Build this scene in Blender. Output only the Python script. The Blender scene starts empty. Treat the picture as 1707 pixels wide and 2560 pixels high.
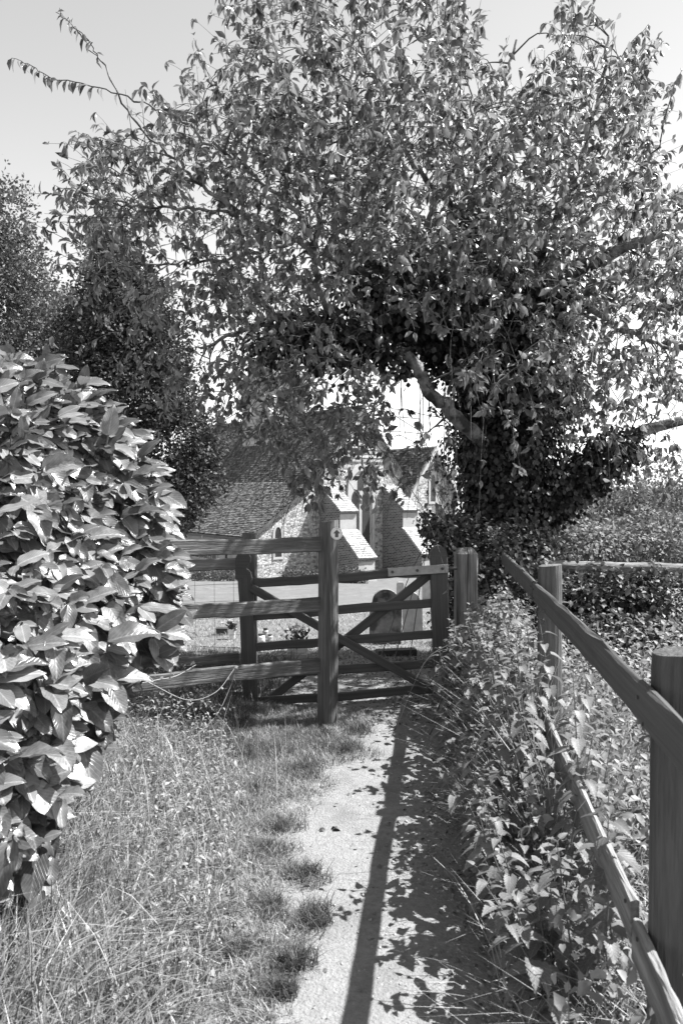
import bpy, math, random
import numpy as np
from mathutils import Vector, Matrix, Quaternion
random.seed(7)
rng = np.random.default_rng(11)
S = bpy.context.scene
COL = S.collection

# ------------------------------------------------------------------ camera
F = 2000.0
PHI = math.radians(6.9)
PIT = math.atan(55 / F)
CAM = np.array([0.0, 0.0, 1.6])
fw = np.array([-math.sin(PHI) * math.cos(PIT), math.cos(PHI) * math.cos(PIT), -math.sin(PIT)])
rt = np.array([math.cos(PHI), math.sin(PHI), 0.0])
up = np.cross(rt, fw)
cd = bpy.data.cameras.new('camera')
cam = bpy.data.objects.new('camera', cd)
COL.objects.link(cam)
cam.matrix_world = Matrix(((rt[0], up[0], -fw[0], CAM[0]), (rt[1], up[1], -fw[1], CAM[1]), (rt[2], up[2], -fw[2], CAM[2]), (0, 0, 0, 1)))
cd.sensor_fit = 'VERTICAL'
cd.sensor_height = 36
cd.lens = 36 * F / 2560
cd.clip_start = 0.05
cd.clip_end = 3000
cd.dof.use_dof = True
cd.dof.focus_distance = 6.0
cd.dof.aperture_fstop = 6.3
S.camera = cam

# ------------------------------------------------------------------ light
SUNV = np.array([0.67, 0.20, 1.0]); SUNV /= np.linalg.norm(SUNV)
EL = math.asin(SUNV[2]); AZ = math.atan2(SUNV[0], SUNV[1])
w = bpy.data.worlds.new('World'); S.world = w; w.use_nodes = True
nt = w.node_tree
bg = nt.nodes['Background']
sky = nt.nodes.new('ShaderNodeTexSky'); sky.sky_type = 'NISHITA'; sky.sun_disc = False
sky.sun_elevation = EL; sky.sun_rotation = AZ; sky.air_density = 1.3; sky.dust_density = 0.25; sky.ozone_density = 1.0
bw = nt.nodes.new('ShaderNodeRGBToBW')
nt.links.new(sky.outputs[0], bw.inputs[0]); nt.links.new(bw.outputs[0], bg.inputs[0])
bg.inputs[1].default_value = 0.095
sd = bpy.data.lights.new('sun', 'SUN'); sd.energy = 5.0; sd.angle = math.radians(0.53); sd.color = (1, 1, 1)
so = bpy.data.objects.new('sun', sd); COL.objects.link(so)
so.rotation_euler = Vector(-SUNV).to_track_quat('-Z', 'Y').to_euler()
S.view_settings.view_transform = 'Standard'
S.view_settings.look = 'None'
S.view_settings.gamma = 1
S.view_settings.use_curve_mapping = False
S.view_settings.exposure = 1.55

# ------------------------------------------------------------------ helpers
def at(px, py, d):
    return CAM + d * (fw + (px - 853.5) / F * rt - (py - 1280) / F * up)

def proj(P):
    P = np.atleast_2d(P) - CAM
    d = P @ fw
    dd = np.where(np.abs(d) < 1e-6, 1e-6, d)
    return 853.5 + F * (P @ rt) / dd, 1280 - F * (P @ up) / dd, d

def gz(X, Y):
    X = np.asarray(X, float); Y = np.asarray(Y, float)
    t = np.clip(Y - 7.0, 0, 29.5)
    z = -0.0875 * t
    z = z + 0.012 * np.sin(X * 3.1 + Y * 1.3) * np.cos(Y * 2.2) + 0.03 * np.sin(X * .4 + 1) * np.sin(Y * .31)
    z = z + 0.16 * np.clip((-X - 1.0) / 1.5, 0, 1) * np.clip((7 - Y) / 2, 0, 1)
    z = z + 0.12 * np.clip((X - .75) / 1.5, 0, 1) * np.clip((9 - Y) / 3, 0, 1)
    return z

def gp(px, py):
    dr = fw + (px - 853.5) / F * rt - (py - 1280) / F * up
    t = 0.5
    for _ in range(4000):
        P = CAM + t * dr
        if P[2] <= gz(P[0], P[1]): break
        t += 0.01
    return CAM + t * dr

def node(nt, kind, **kw):
    n = nt.nodes.new(kind)
    for k, v in kw.items(): setattr(n, k, v)
    return n

def mat(name, c, var=0.3, scale=8, rough=0.8, bump=0.0, bscale=40, spec=0.3, trans=0.0, island=0.0, stretch=(1, 1, 1), coord='Object', dark=None, darkscale=2, darkthr=(0.45, 0.65), metallic=0, tcol=None, detail=6):
    """monochrome procedural material; c is the real grey reflectance"""
    m = bpy.data.materials.new(name); m.use_nodes = True
    t = m.node_tree; L = t.links.new
    b = t.nodes['Principled BSDF']; out = t.nodes['Material Output']
    tc = node(t, 'ShaderNodeTexCoord'); mp = node(t, 'ShaderNodeMapping')
    mp.inputs['Scale'].default_value = stretch
    L(tc.outputs[coord], mp.inputs[0])
    n = node(t, 'ShaderNodeTexNoise'); n.inputs['Scale'].default_value = scale; n.inputs['Detail'].default_value = detail; n.inputs['Roughness'].default_value = .65
    L(mp.outputs[0], n.inputs['Vector'])
    mr = node(t, 'ShaderNodeMapRange'); mr.inputs[1].default_value = .3; mr.inputs[2].default_value = .7
    mr.inputs[3].default_value = c * (1 - var); mr.inputs[4].default_value = c * (1 + var)
    L(n.outputs[0], mr.inputs[0]); v = mr.outputs[0]
    if dark is not None:
        n2 = node(t, 'ShaderNodeTexNoise'); n2.inputs['Scale'].default_value = darkscale; n2.inputs['Detail'].default_value = 5
        L(mp.outputs[0], n2.inputs['Vector'])
        m2 = node(t, 'ShaderNodeMapRange'); m2.inputs[1].default_value = darkthr[0]; m2.inputs[2].default_value = darkthr[1]
        L(n2.outputs[0], m2.inputs[0])
        mx = node(t, 'ShaderNodeMix'); mx.data_type = 'FLOAT'; mx.inputs['B'].default_value = dark
        L(m2.outputs[0], mx.inputs['Factor']); L(v, mx.inputs['A']); v = mx.outputs[0]
    if island:
        g = node(t, 'ShaderNodeNewGeometry'); oi = node(t, 'ShaderNodeObjectInfo')
        ad = node(t, 'ShaderNodeMath', operation='ADD'); fr = node(t, 'ShaderNodeMath', operation='FRACT')
        L(g.outputs['Random Per Island'], ad.inputs[0]); L(oi.outputs['Random'], ad.inputs[1]); L(ad.outputs[0], fr.inputs[0])
        m3 = node(t, 'ShaderNodeMapRange'); m3.inputs[3].default_value = 1 - island; m3.inputs[4].default_value = 1 + island
        L(fr.outputs[0], m3.inputs[0])
        mu = node(t, 'ShaderNodeMath', operation='MULTIPLY'); L(v, mu.inputs[0]); L(m3.outputs[0], mu.inputs[1]); v = mu.outputs[0]
    L(v, b.inputs['Base Color'])
    b.inputs['Roughness'].default_value = rough
    b.inputs['Specular IOR Level'].default_value = spec
    b.inputs['Metallic'].default_value = metallic
    if bump:
        n3 = node(t, 'ShaderNodeTexNoise'); n3.inputs['Scale'].default_value = bscale; n3.inputs['Detail'].default_value = 5
        L(mp.outputs[0], n3.inputs['Vector'])
        bm = node(t, 'ShaderNodeBump'); bm.inputs['Strength'].default_value = bump; bm.inputs['Distance'].default_value = .02
        L(n3.outputs[0], bm.inputs['Height']); L(bm.outputs[0], b.inputs['Normal'])
    if trans:
        tr = node(t, 'ShaderNodeBsdfTranslucent'); ms = node(t, 'ShaderNodeMixShader'); ms.inputs[0].default_value = trans
        if tcol:
            mu2 = node(t, 'ShaderNodeMath', operation='MULTIPLY'); mu2.inputs[1].default_value = tcol; L(v, mu2.inputs[0]); L(mu2.outputs[0], tr.inputs[0])
        else: L(v, tr.inputs[0])
        L(b.outputs[0], ms.inputs[1]); L(tr.outputs[0], ms.inputs[2]); L(ms.outputs[0], out.inputs[0])
    m['v'] = 1
    return m

def last_value(m):
    return m.node_tree.nodes['Principled BSDF'].inputs['Base Color'].links[0].from_socket

PW = {}
def link(o, parent=None, M=None):
    COL.objects.link(o)
    if M is None: M = Matrix.Identity(4)
    if parent is not None:
        o.parent = parent
        o.matrix_basis = PW[parent.name].inverted() @ M
    else:
        o.matrix_basis = M
    PW[o.name] = M
    return o

def empty(name, loc, label, cat, group=None, M=None):
    o = bpy.data.objects.new(name, None)
    o.empty_display_size = .1
    link(o, None, M if M is not None else Matrix.Translation(Vector(loc)))
    return tag(o, label, cat, group)

def tag(o, label=None, cat=None, group=None, kind=None):
    if label: o['label'] = label
    if cat: o['category'] = cat
    if group: o['group'] = group
    if kind: o['kind'] = kind
    return o

def mesh(name, V, Fc, m, smooth=False):
    me = bpy.data.meshes.new(name)
    V = np.asarray(V, dtype=np.float32)
    if isinstance(Fc, np.ndarray):
        k = Fc.shape[1]; nf = len(Fc)
        me.vertices.add(len(V)); me.vertices.foreach_set('co', V.ravel())
        me.loops.add(nf * k); me.loops.foreach_set('vertex_index', Fc.astype(np.int32).ravel())
        me.polygons.add(nf); me.polygons.foreach_set('loop_start', np.arange(nf, dtype=np.int32) * k)
        me.update(calc_edges=True)
    else:
        me.from_pydata(V.tolist(), [], Fc)
    ms = m if isinstance(m, (list, tuple)) else [m]
    for x in ms: me.materials.append(x)
    if smooth: me.polygons.foreach_set('use_smooth', np.ones(len(me.polygons), bool))
    return me

def obj(name, V, Fc, m, parent=None, M=None, smooth=False, local=False):
    """V in world coordinates unless local; M = world matrix of the object"""
    V = np.asarray(V, float)
    if M is None:
        c = Vector(V.mean(0)); M = Matrix.Translation(c); V = V - np.array(c)
    elif not local:
        Mi = np.array(M.inverted()); V = V @ Mi[:3, :3].T + Mi[:3, 3]
    o = bpy.data.objects.new(name, mesh(name, V, Fc, m, smooth))
    return link(o, parent, M)

class MB:
    def __init__(s): s.V = []; s.F = []
    def add(s, V, Fc):
        b = len(s.V); s.V += [tuple(v) for v in V]; s.F += [tuple(i + b for i in f) for f in Fc]
        return s
    def box(s, x0, x1, y0, y1, z0, z1):
        return s.add([(x0, y0, z0), (x1, y0, z0), (x1, y1, z0), (x0, y1, z0), (x0, y0, z1), (x1, y0, z1), (x1, y1, z1), (x0, y1, z1)],
                     [(3, 2, 1, 0), (4, 5, 6, 7), (0, 1, 5, 4), (1, 2, 6, 5), (2, 3, 7, 6), (3, 0, 4, 7)])
    def prism(s, pts, y0, y1):
        """pts (x,z) counter-clockwise seen from -y"""
        n = len(pts)
        V = [(x, y0, z) for x, z in pts] + [(x, y1, z) for x, z in pts]
        Fc = [tuple(range(n)), tuple(range(2 * n - 1, n - 1, -1))] + [((i + 1) % n, i, i + n, (i + 1) % n + n) for i in range(n)]
        return s.add(V, Fc)
    def prismx(s, pts, x0, x1):
        """pts (y,z)"""
        n = len(pts)
        V = [(x0, y, z) for y, z in pts] + [(x1, y, z) for y, z in pts]
        Fc = [tuple(range(n)), tuple(range(2 * n - 1, n - 1, -1))] + [((i + 1) % n, i, i + n, (i + 1) % n + n) for i in range(n)]
        return s.add(V, Fc)
    def obj(s, name, m, parent, M=None, smooth=False, local=True):
        return obj(name, s.V, s.F, m, parent, M, smooth, local=local if M is not None else False)

def frame(o, x, z=None):
    x = np.array(x, float); x /= np.linalg.norm(x)
    z = np.array([0, 0, 1.0]) if z is None else np.array(z, float)
    y = np.cross(z, x); y /= np.linalg.norm(y); z = np.cross(x, y)
    M = Matrix.Identity(4)
    for i in range(3):
        M[i][0] = x[i]; M[i][1] = y[i]; M[i][2] = z[i]; M[i][3] = o[i]
    return M

def plank(name, p0, p1, h, t, m, parent, n=14, jit=.0035, zup=None, ch=.006):
    """board from p0 to p1 (centre line), height h (local z), thickness t (local y), worn chamfered edges"""
    p0 = np.array(p0); p1 = np.array(p1); L = np.linalg.norm(p1 - p0)
    M = frame(p0, p1 - p0, zup)
    V = []; r = np.random.default_rng(abs(int(p0[0] * 977 + p0[2] * 131 + L * 77)) + 3)
    prof = [(-t / 2, -h / 2 + ch), (-t / 2 + ch, -h / 2), (t / 2 - ch, -h / 2), (t / 2, -h / 2 + ch), (t / 2, h / 2 - ch), (t / 2 - ch, h / 2), (-t / 2 + ch, h / 2), (-t / 2, h / 2 - ch)]
    wav = np.cumsum(r.normal(0, jit * .6, n + 1)); wav -= np.linspace(wav[0], wav[-1], n + 1)
    k = len(prof)
    for i in range(n + 1):
        x = L * i / n
        for (y, z) in prof:
            V.append((x + (r.normal(0, .001) if i in (0, n) else 0), y + r.normal(0, jit * .35), z + wav[i] + r.normal(0, jit * .5)))
    Fc = [tuple(range(k)), tuple(range((n + 1) * k - 1, n * k - 1, -1))]
    for i in range(n):
        for j in range(k):
            a = i * k + j; b = i * k + (j + 1) % k
            Fc.append((b, a, a + k, b + k))
    return obj(name, V, Fc, m, parent, M, local=True)

def tube_arrays(paths, sides=6):
    """paths: list of (points (n,3), radii (n))"""
    VV = []; FF = []; base = 0
    ang = np.linspace(0, 2 * np.pi, sides, endpoint=False)
    for P, R in paths:
        P = np.asarray(P, float); R = np.asarray(R, float); n = len(P)
        T = np.gradient(P, axis=0); T /= (np.linalg.norm(T, axis=1, keepdims=True) + 1e-9)
        a = np.where(np.abs(T[:, 2:3]) > .9, np.array([[1., 0, 0]]), np.array([[0, 0, 1.]]))
        U = np.cross(T, a); U /= np.linalg.norm(U, axis=1, keepdims=True) + 1e-9
        W = np.cross(T, U)
        ring = P[:, None] + R[:, None, None] * (np.cos(ang)[None, :, None] * U[:, None] + np.sin(ang)[None, :, None] * W[:, None])
        VV.append(ring.reshape(-1, 3))
        i = np.arange(n - 1)[:, None] * sides; j = np.arange(sides)[None]; j2 = (j + 1) % sides
        FF.append(np.stack([i + j, i + j2, i + sides + j2, i + sides + j], -1).reshape(-1, 4) + base)
        base += n * sides
    return np.concatenate(VV), np.concatenate(FF)

def smooth_path(P, R, k=6, wob=0.0, r=rng):
    P = np.asarray(P, float); R = np.asarray(R, float); out = []; ro = []
    n = len(P); Q = np.vstack([2 * P[0] - P[1], P, 2 * P[-1] - P[-2]])
    for i in range(n - 1):
        a, b, c, d = Q[i], Q[i + 1], Q[i + 2], Q[i + 3]
        for t in np.linspace(0, 1, k, endpoint=False):
            out.append(.5 * ((2 * b) + (-a + c) * t + (2 * a - 5 * b + 4 * c - d) * t * t + (-a + 3 * b - 3 * c + d) * t ** 3)); ro.append(R[i] * (1 - t) + R[i + 1] * t)
    out.append(P[-1]); ro.append(R[-1])
    out = np.array(out)
    if wob: out[1:-1] += r.normal(0, wob, (len(out) - 2, 3))
    return out, np.array(ro)

# ------------------------------------------------------------------ leaf templates (x width, y length, z normal)
def leaf_simple(fold=.18, droop=.15, w=.26):
    V = [(0, 0, 0), (-w * .8, .3, fold * w * 2), (0, .3, 0), (w * .8, .3, fold * w * 2), (-w, .58, fold * w * 2 - droop * .3), (0, .58, -droop * .3), (w, .58, fold * w * 2 - droop * .3), (0, 1, -droop)]
    Fc = [(0, 2, 1), (0, 3, 2), (1, 2, 5, 4), (2, 3, 6, 5), (4, 5, 7), (5, 6, 7)]
    return V, Fc
def leaf_diamond(w=.3):
    return [(0, 0, 0), (-w, .5, .08), (w, .5, .08), (0, 1, -.05)], [(0, 2, 1), (1, 2, 3)]
def leaf_big(nl=9, w=.2, fold=.25, droop=.22, wave=.015, seed=0):
    r = np.random.default_rng(seed); V = []; Fc = []
    xs = (-1, -.55, 0, .55, 1)
    for i in range(nl + 1):
        y = i / nl
        hw = w * (math.sin(math.pi * min(1, y ** .85)) ** .62) * (1 if y < 1 else 0) + .004
        for x in xs:
            z = fold * abs(x) ** 1.3 * hw - droop * y ** 1.8 + (wave * math.sin(y * 14 + x * 2 + seed) * abs(x))
            V.append((x * hw, y, z))
    k = len(xs)
    for i in range(nl):
        for j in range(k - 1):
            a = i * k + j; Fc.append((a, a + 1, a + k + 1, a + k))
    return V, Fc
def leaf_serrate(w=.34, droop=.3, fold=.5, n=8):
    V = [(0, 0, 0)]; Fc = []; mid = [0]
    def z(x, y): return fold * abs(x) * .6 - droop * y * y
    L = []; R = []
    for i in range(1, n):
        y = i / n
        V.append((0, y, z(0, y))); mid.append(len(V) - 1)
    V.append((0, 1.04, z(0, 1.04))); mid.append(len(V) - 1)
    for sgn, arr in ((-1, L), (1, R)):
        for i in range(n):
            y = (i + .25) / n - .06; hw = w * (math.sin(math.pi * (0.12 + .88 * (y + .06)) ** .62)) ** .8 if y + .06 < 1 else 0
            V.append((sgn * hw * .86, y + .02, z(hw, y))); a = len(V) - 1
            V.append((sgn * hw * 1.0, y + .085, z(hw, y + .05))); b = len(V) - 1
            arr.append((a, b))
    for arr, fl in ((L, False), (R, True)):
        for i in range(n):
            a, b = arr[i]; q = (mid[i], mid[i + 1], b, a)
            Fc.append(q if not fl else q[::-1])
            if i < n - 1:
                q = (mid[i + 1], arr[i + 1][0], b)
                Fc.append(q if not fl else q[::-1])
    return V, Fc

def orient(D, N):
    """rotation matrices (n,3,3) with columns x,y(len)=D,z~N"""
    D = D / (np.linalg.norm(D, axis=1, keepdims=True) + 1e-9)
    X = np.cross(D, N); X /= (np.linalg.norm(X, axis=1, keepdims=True) + 1e-9)
    Z = np.cross(X, D)
    return np.stack([X, D, Z], -1)

def rand_unit(n, r=rng):
    v = r.normal(size=(n, 3)); return v / np.linalg.norm(v, axis=1, keepdims=True)

def leaves(thing, P, R, Sc, tmpl, m, n_parts=0, name='leaf', joined='leaves', smooth=False, uv=False):
    """n_parts largest-looking leaves as objects sharing one mesh; the rest one mesh"""
    V, Fc = tmpl; V = np.array(V, float)
    Sc = np.asarray(Sc, float)
    if Sc.ndim == 1: Sc = np.repeat(Sc[:, None], 3, 1)
    idx = np.arange(len(P)); sel = np.zeros(len(P), bool)
    if n_parts:
        px, py, d = proj(P)
        inside = (px > 0) & (px < 1707) & (py > 0) & (py < 2560) & (d > .3)
        score = np.where(inside, Sc[:, 1] / np.maximum(d, .3), 0)
        order = np.argsort(-score)[:n_parts]; sel[order] = True; sel &= inside
    def mk():
        me = mesh(name, V, Fc, m, smooth)
        if uv: add_uv(me)
        return me
    if sel.any():
        me = mk()
        Pw = PW[thing.name].inverted()
        for i in idx[sel]:
            o = bpy.data.objects.new(name, me)
            A = R[i] * Sc[i][None, :]
            M = Matrix([[A[0, 0], A[0, 1], A[0, 2], P[i, 0]], [A[1, 0], A[1, 1], A[1, 2], P[i, 1]], [A[2, 0], A[2, 1], A[2, 2], P[i, 2]], [0, 0, 0, 1]])
            COL.objects.link(o); o.parent = thing; o.matrix_basis = Pw @ M
    rest = idx[~sel]
    if len(rest):
        A = R[rest] * Sc[rest][:, None, :]
        VV = (np.einsum('nij,kj->nki', A, V) + P[rest][:, None]).reshape(-1, 3)
        k = len(V)
        tri = []
        for f in Fc:
            if len(f) == 3: tri.append(f)
            else: tri += [(f[0], f[1], f[2]), (f[0], f[2], f[3])]
        tri = np.array(tri)
        FF = (tri[None] + (np.arange(len(rest)) * k)[:, None, None]).reshape(-1, 3)
        o = obj(joined, VV, FF, m, thing, smooth=smooth)
        if thing is not None and joined != 'crown': o['kind'] = 'stuff'
        if uv:
            me = o.data; u = me.uv_layers.new(name='leafuv')
            li = np.empty(len(me.loops), np.int32); me.loops.foreach_get('vertex_index', li)
            T = V[li % k]; w_ = np.abs(V[:, 0]).max()
            u.data.foreach_set('uv', np.stack([T[:, 0] / w_ * .5 + .5, T[:, 1]], -1).astype(np.float32).ravel())
        return o

def add_uv(me):
    u = me.uv_layers.new(name='leafuv'); w_ = max(abs(v.co.x) for v in me.vertices)
    for l in me.loops:
        c = me.vertices[l.vertex_index].co; u.data[l.index].uv = (c.x / w_ * .5 + .5, c.y)

def veined(m, veins=11, amount=.5, midrib=.022, gain=1.9, edge=0):
    """darken between side veins and lighten the midrib of a leaf material"""
    t = m.node_tree; L = t.links.new; b = t.nodes['Principled BSDF']; v = last_value(m)
    uv = node(t, 'ShaderNodeUVMap'); uv.uv_map = 'leafuv'; sp = node(t, 'ShaderNodeSeparateXYZ'); L(uv.outputs[0], sp.inputs[0])
    a = node(t, 'ShaderNodeMath', operation='SUBTRACT'); a.inputs[1].default_value = .5; L(sp.outputs[0], a.inputs[0])
    ab = node(t, 'ShaderNodeMath', operation='ABSOLUTE'); L(a.outputs[0], ab.inputs[0])
    mrb = node(t, 'ShaderNodeMapRange'); mrb.inputs[1].default_value = midrib; mrb.inputs[2].default_value = midrib * 2; mrb.inputs[3].default_value = gain; mrb.inputs[4].default_value = 1
    L(ab.outputs[0], mrb.inputs[0])
    s1 = node(t, 'ShaderNodeMath', operation='MULTIPLY_ADD'); s1.inputs[1].default_value = -.9; L(ab.outputs[0], s1.inputs[0]); L(sp.outputs[1], s1.inputs[2])
    s2 = node(t, 'ShaderNodeMath', operation='MULTIPLY'); s2.inputs[1].default_value = veins * 6.283; L(s1.outputs[0], s2.inputs[0])
    s3 = node(t, 'ShaderNodeMath', operation='SINE'); L(s2.outputs[0], s3.inputs[0])
    m4 = node(t, 'ShaderNodeMapRange'); m4.inputs[1].default_value = .6; m4.inputs[2].default_value = 1; m4.inputs[3].default_value = 1; m4.inputs[4].default_value = 1 + amount
    L(s3.outputs[0], m4.inputs[0])
    mu = node(t, 'ShaderNodeMath', operation='MULTIPLY'); L(v, mu.inputs[0]); L(mrb.outputs[0], mu.inputs[1])
    mv = node(t, 'ShaderNodeMath', operation='MULTIPLY'); L(mu.outputs[0], mv.inputs[0]); L(m4.outputs[0], mv.inputs[1])
    L(mv.outputs[0], b.inputs['Base Color'])
    bp = node(t, 'ShaderNodeBump'); bp.inputs['Strength'].default_value = .35; bp.inputs['Distance'].default_value = .004; bp.invert = True
    L(m4.outputs[0], bp.inputs['Height']); L(bp.outputs[0], b.inputs['Normal'])
    for l in list(t.links):
        if l.to_node.type == 'BSDF_TRANSLUCENT': pass
    return m

def inpoly(px, py, poly):
    poly = np.array(poly, float); c = np.zeros(len(px), bool); j = len(poly) - 1
    for i in range(len(poly)):
        xi, yi = poly[i]; xj, yj = poly[j]
        with np.errstate(divide='ignore', invalid='ignore'):
            hit = ((yi > py) != (yj > py)) & (px < (xj - xi) * (py - yi) / (yj - yi + 1e-12) + xi)
        c ^= hit; j = i
    return c

def blades(P, H, W, lean, m, name, parent=None, segs=3, r=rng, curl=1.0, stiff=.5):
    """grass blades; P (n,3) roots; H heights; W widths; lean (n) sideways reach / height"""
    n = len(P); a = r.uniform(0, 2 * np.pi, n); dirn = np.stack([np.cos(a), np.sin(a), np.zeros(n)], -1)
    b = a + np.pi / 2 + r.normal(0, .5, n); side = np.stack([np.cos(b), np.sin(b), np.zeros(n)], -1)
    V = []
    for i in range(segs + 1):
        t = i / segs
        c = P + dirn * (H * lean * t ** 1.8)[:, None]
        c[:, 2] += H * (t - .35 * curl * np.minimum(lean, 1.5) * t ** 2.5)
        if i < segs:
            wd = (W * (1 - .75 * t ** 1.5) * .5)[:, None]
            V += [c - side * wd, c + side * wd]
        else: V.append(c)
    k = 2 * segs + 1
    V = np.stack(V, 1).reshape(-1, 3)
    fc = []
    for i in range(segs - 1):
        q = (2 * i, 2 * i + 1, 2 * i + 3, 2 * i + 2); fc += [(q[0], q[1], q[2]), (q[0], q[2], q[3])]
    fc.append((2 * segs - 2, 2 * segs - 1, 2 * segs))
    fc = np.array(fc)
    FF = (fc[None] + (np.arange(n) * k)[:, None, None]).reshape(-1, 3)
    return obj(name, V, FF, m, parent)

# ------------------------------------------------------------------ materials
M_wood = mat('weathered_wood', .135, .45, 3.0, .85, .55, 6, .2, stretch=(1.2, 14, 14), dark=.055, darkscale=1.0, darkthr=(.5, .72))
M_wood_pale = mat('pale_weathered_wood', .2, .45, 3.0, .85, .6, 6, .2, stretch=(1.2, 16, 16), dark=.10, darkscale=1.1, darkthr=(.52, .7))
M_wood_dark = mat('dark_wood', .075, .25, 3.0, .8, .2, 8, .25, stretch=(.8, 40, 40), dark=.05, darkscale=1.0, darkthr=(.5, .75))  # darkest base grey of the timbers
M_post = mat('post_wood', .12, .5, 2.2, .85, .7, 5, .2, stretch=(14, 14, 1.0), dark=.05, darkscale=1.2, darkthr=(.48, .68))
M_post_dark = mat('dark_post_wood', .085, .5, 2.2, .85, .7, 5, .2, stretch=(14, 14, 1.0), dark=.035, darkscale=1.2, darkthr=(.48, .68))
M_postpale = mat('pale_post_wood', .21, .5, 2.4, .85, .7, 5, .2, stretch=(14, 14, 1.0), dark=.07, darkscale=1.3, darkthr=(.5, .66))
M_bark = mat('bark', .24, .5, 9, .9, .9, 25, .15, stretch=(1, 1, 1), dark=.05, darkscale=7, darkthr=(.45, .6))
M_twig = mat('twig_bark', .09, .4, 12, .8, .3, 60, .2)
M_metal = mat('galvanised_metal', .30, .2, 20, .5, .1, 60, .5, metallic=.6)
M_bolt = mat('rusty_metal', .06, .3, 30, .6, .2, 80, .4)
M_cherry = mat('cherry_leaf', .125, .15, 6, .34, .25, 30, .6, trans=.36, island=.6, tcol=1.9)
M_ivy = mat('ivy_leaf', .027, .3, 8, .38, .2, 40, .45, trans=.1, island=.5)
M_laurel = veined(mat('laurel_leaf', .13, .3, 9, .3, .0, 20, .7, trans=.2, island=.6, tcol=1.4), 9, .35, .02, 1.7)
M_nettle = veined(mat('nettle_leaf', .125, .25, 10, .5, .0, 20, .45, trans=.3, island=.35, tcol=1.8), 7, .45, .02, 1.5)
M_stem = mat('plant_stem', .12, .3, 8, .6, .1, 30, .3)
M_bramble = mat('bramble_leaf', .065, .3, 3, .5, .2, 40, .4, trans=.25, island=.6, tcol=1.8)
M_weed = mat('weed_leaf', .21, .25, 6, .55, .1, 40, .35, trans=.3, island=.5, tcol=1.5)
M_yew = mat('yew_foliage', .055, .35, 1.2, .65, 0, 40, .3, trans=.15, island=.6)
M_conifer = mat('conifer_foliage', .10, .3, 1.0, .65, 0, 40, .3, trans=.25, island=.5)
M_far = mat('far_foliage', .16, .3, .6, .7, 0, 40, .2, trans=.25, island=.5)  # leaf grey lightened, so sunlight on the trees is part of the colour
M_grass = mat('grass_blade', .21, .3, 4, .42, 0, 40, .5, trans=.3, island=.8, tcol=1.5)
M_drygrass = mat('dry_grass', .31, .2, 4, .6, 0, 40, .35, trans=.25, island=.4, tcol=1.2)
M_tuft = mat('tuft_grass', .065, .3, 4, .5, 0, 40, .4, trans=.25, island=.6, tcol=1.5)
M_soil = mat('soil', .11, .4, 5, .95, .7, 30, .15, dark=.09, darkscale=1.5)
M_path = mat('path_gravel', .20, .22, 38, .92, .6, 90, .2, dark=.12, darkscale=4, darkthr=(.5, .85), detail=10)
M_lawn = mat('lawn', .13, .35, 3, .95, .8, 25, .15, dark=.12, darkscale=.6)
M_pebble = mat('pebble', .25, .2, 20, .85, .2, 60, .25, island=.5)
M_litter = mat('leaf_litter', .13, .3, 8, .8, 0, 60, .25, island=.7)
M_white = mat('white_plastic', .75, .05, 12, .45, .05, 60, .4, dark=.45, darkscale=30, darkthr=(.6, .8))
M_ink = mat('arrow_print', .09, .1, 12, .6)
M_darkp = mat('dark_plastic', .05, .1, 12, .5)
M_lead = mat('lead_glass', .035, .3, 3, .15, .1, 6, .5)
M_leadw = mat('lead_came', .12, .2, 20, .5)
M_frame = mat('dressed_stone', .42, .12, 7, .85, .3, 50, .2, dark=.4, darkscale=4, darkthr=(.5, .75))
M_render = mat('pale_render', .38, .14, 4, .9, .35, 40, .2, dark=.26, darkscale=2, darkthr=(.5, .7))
M_gutter = mat('gutter_iron', .03, .2, 6, .4, 0, 40, .4)
M_tile = mat('clay_tile', .09, .35, 7, .85, .5, 30, .25, island=.6, dark=.22, darkscale=5, darkthr=(.58, .75))
M_tilepale = mat('pale_tile', .33, .2, 7, .85, .4, 30, .2, island=.28)
M_board = mat('painted_board', .33, .15, 4, .7, .2, 20, .3, island=.2)
M_head = mat('lichen_stone', .2, .35, 9, .9, .6, 40, .15, dark=.07, darkscale=6, darkthr=(.5, .6))
M_slab = mat('pale_slab', .34, .2, 9, .85, .4, 40, .15)
M_petal = mat('petal', .6, .2, 10, .6, trans=.3, island=.3)
M_wire = mat('wire', .22, .1, 10, .4, metallic=.7)

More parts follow.
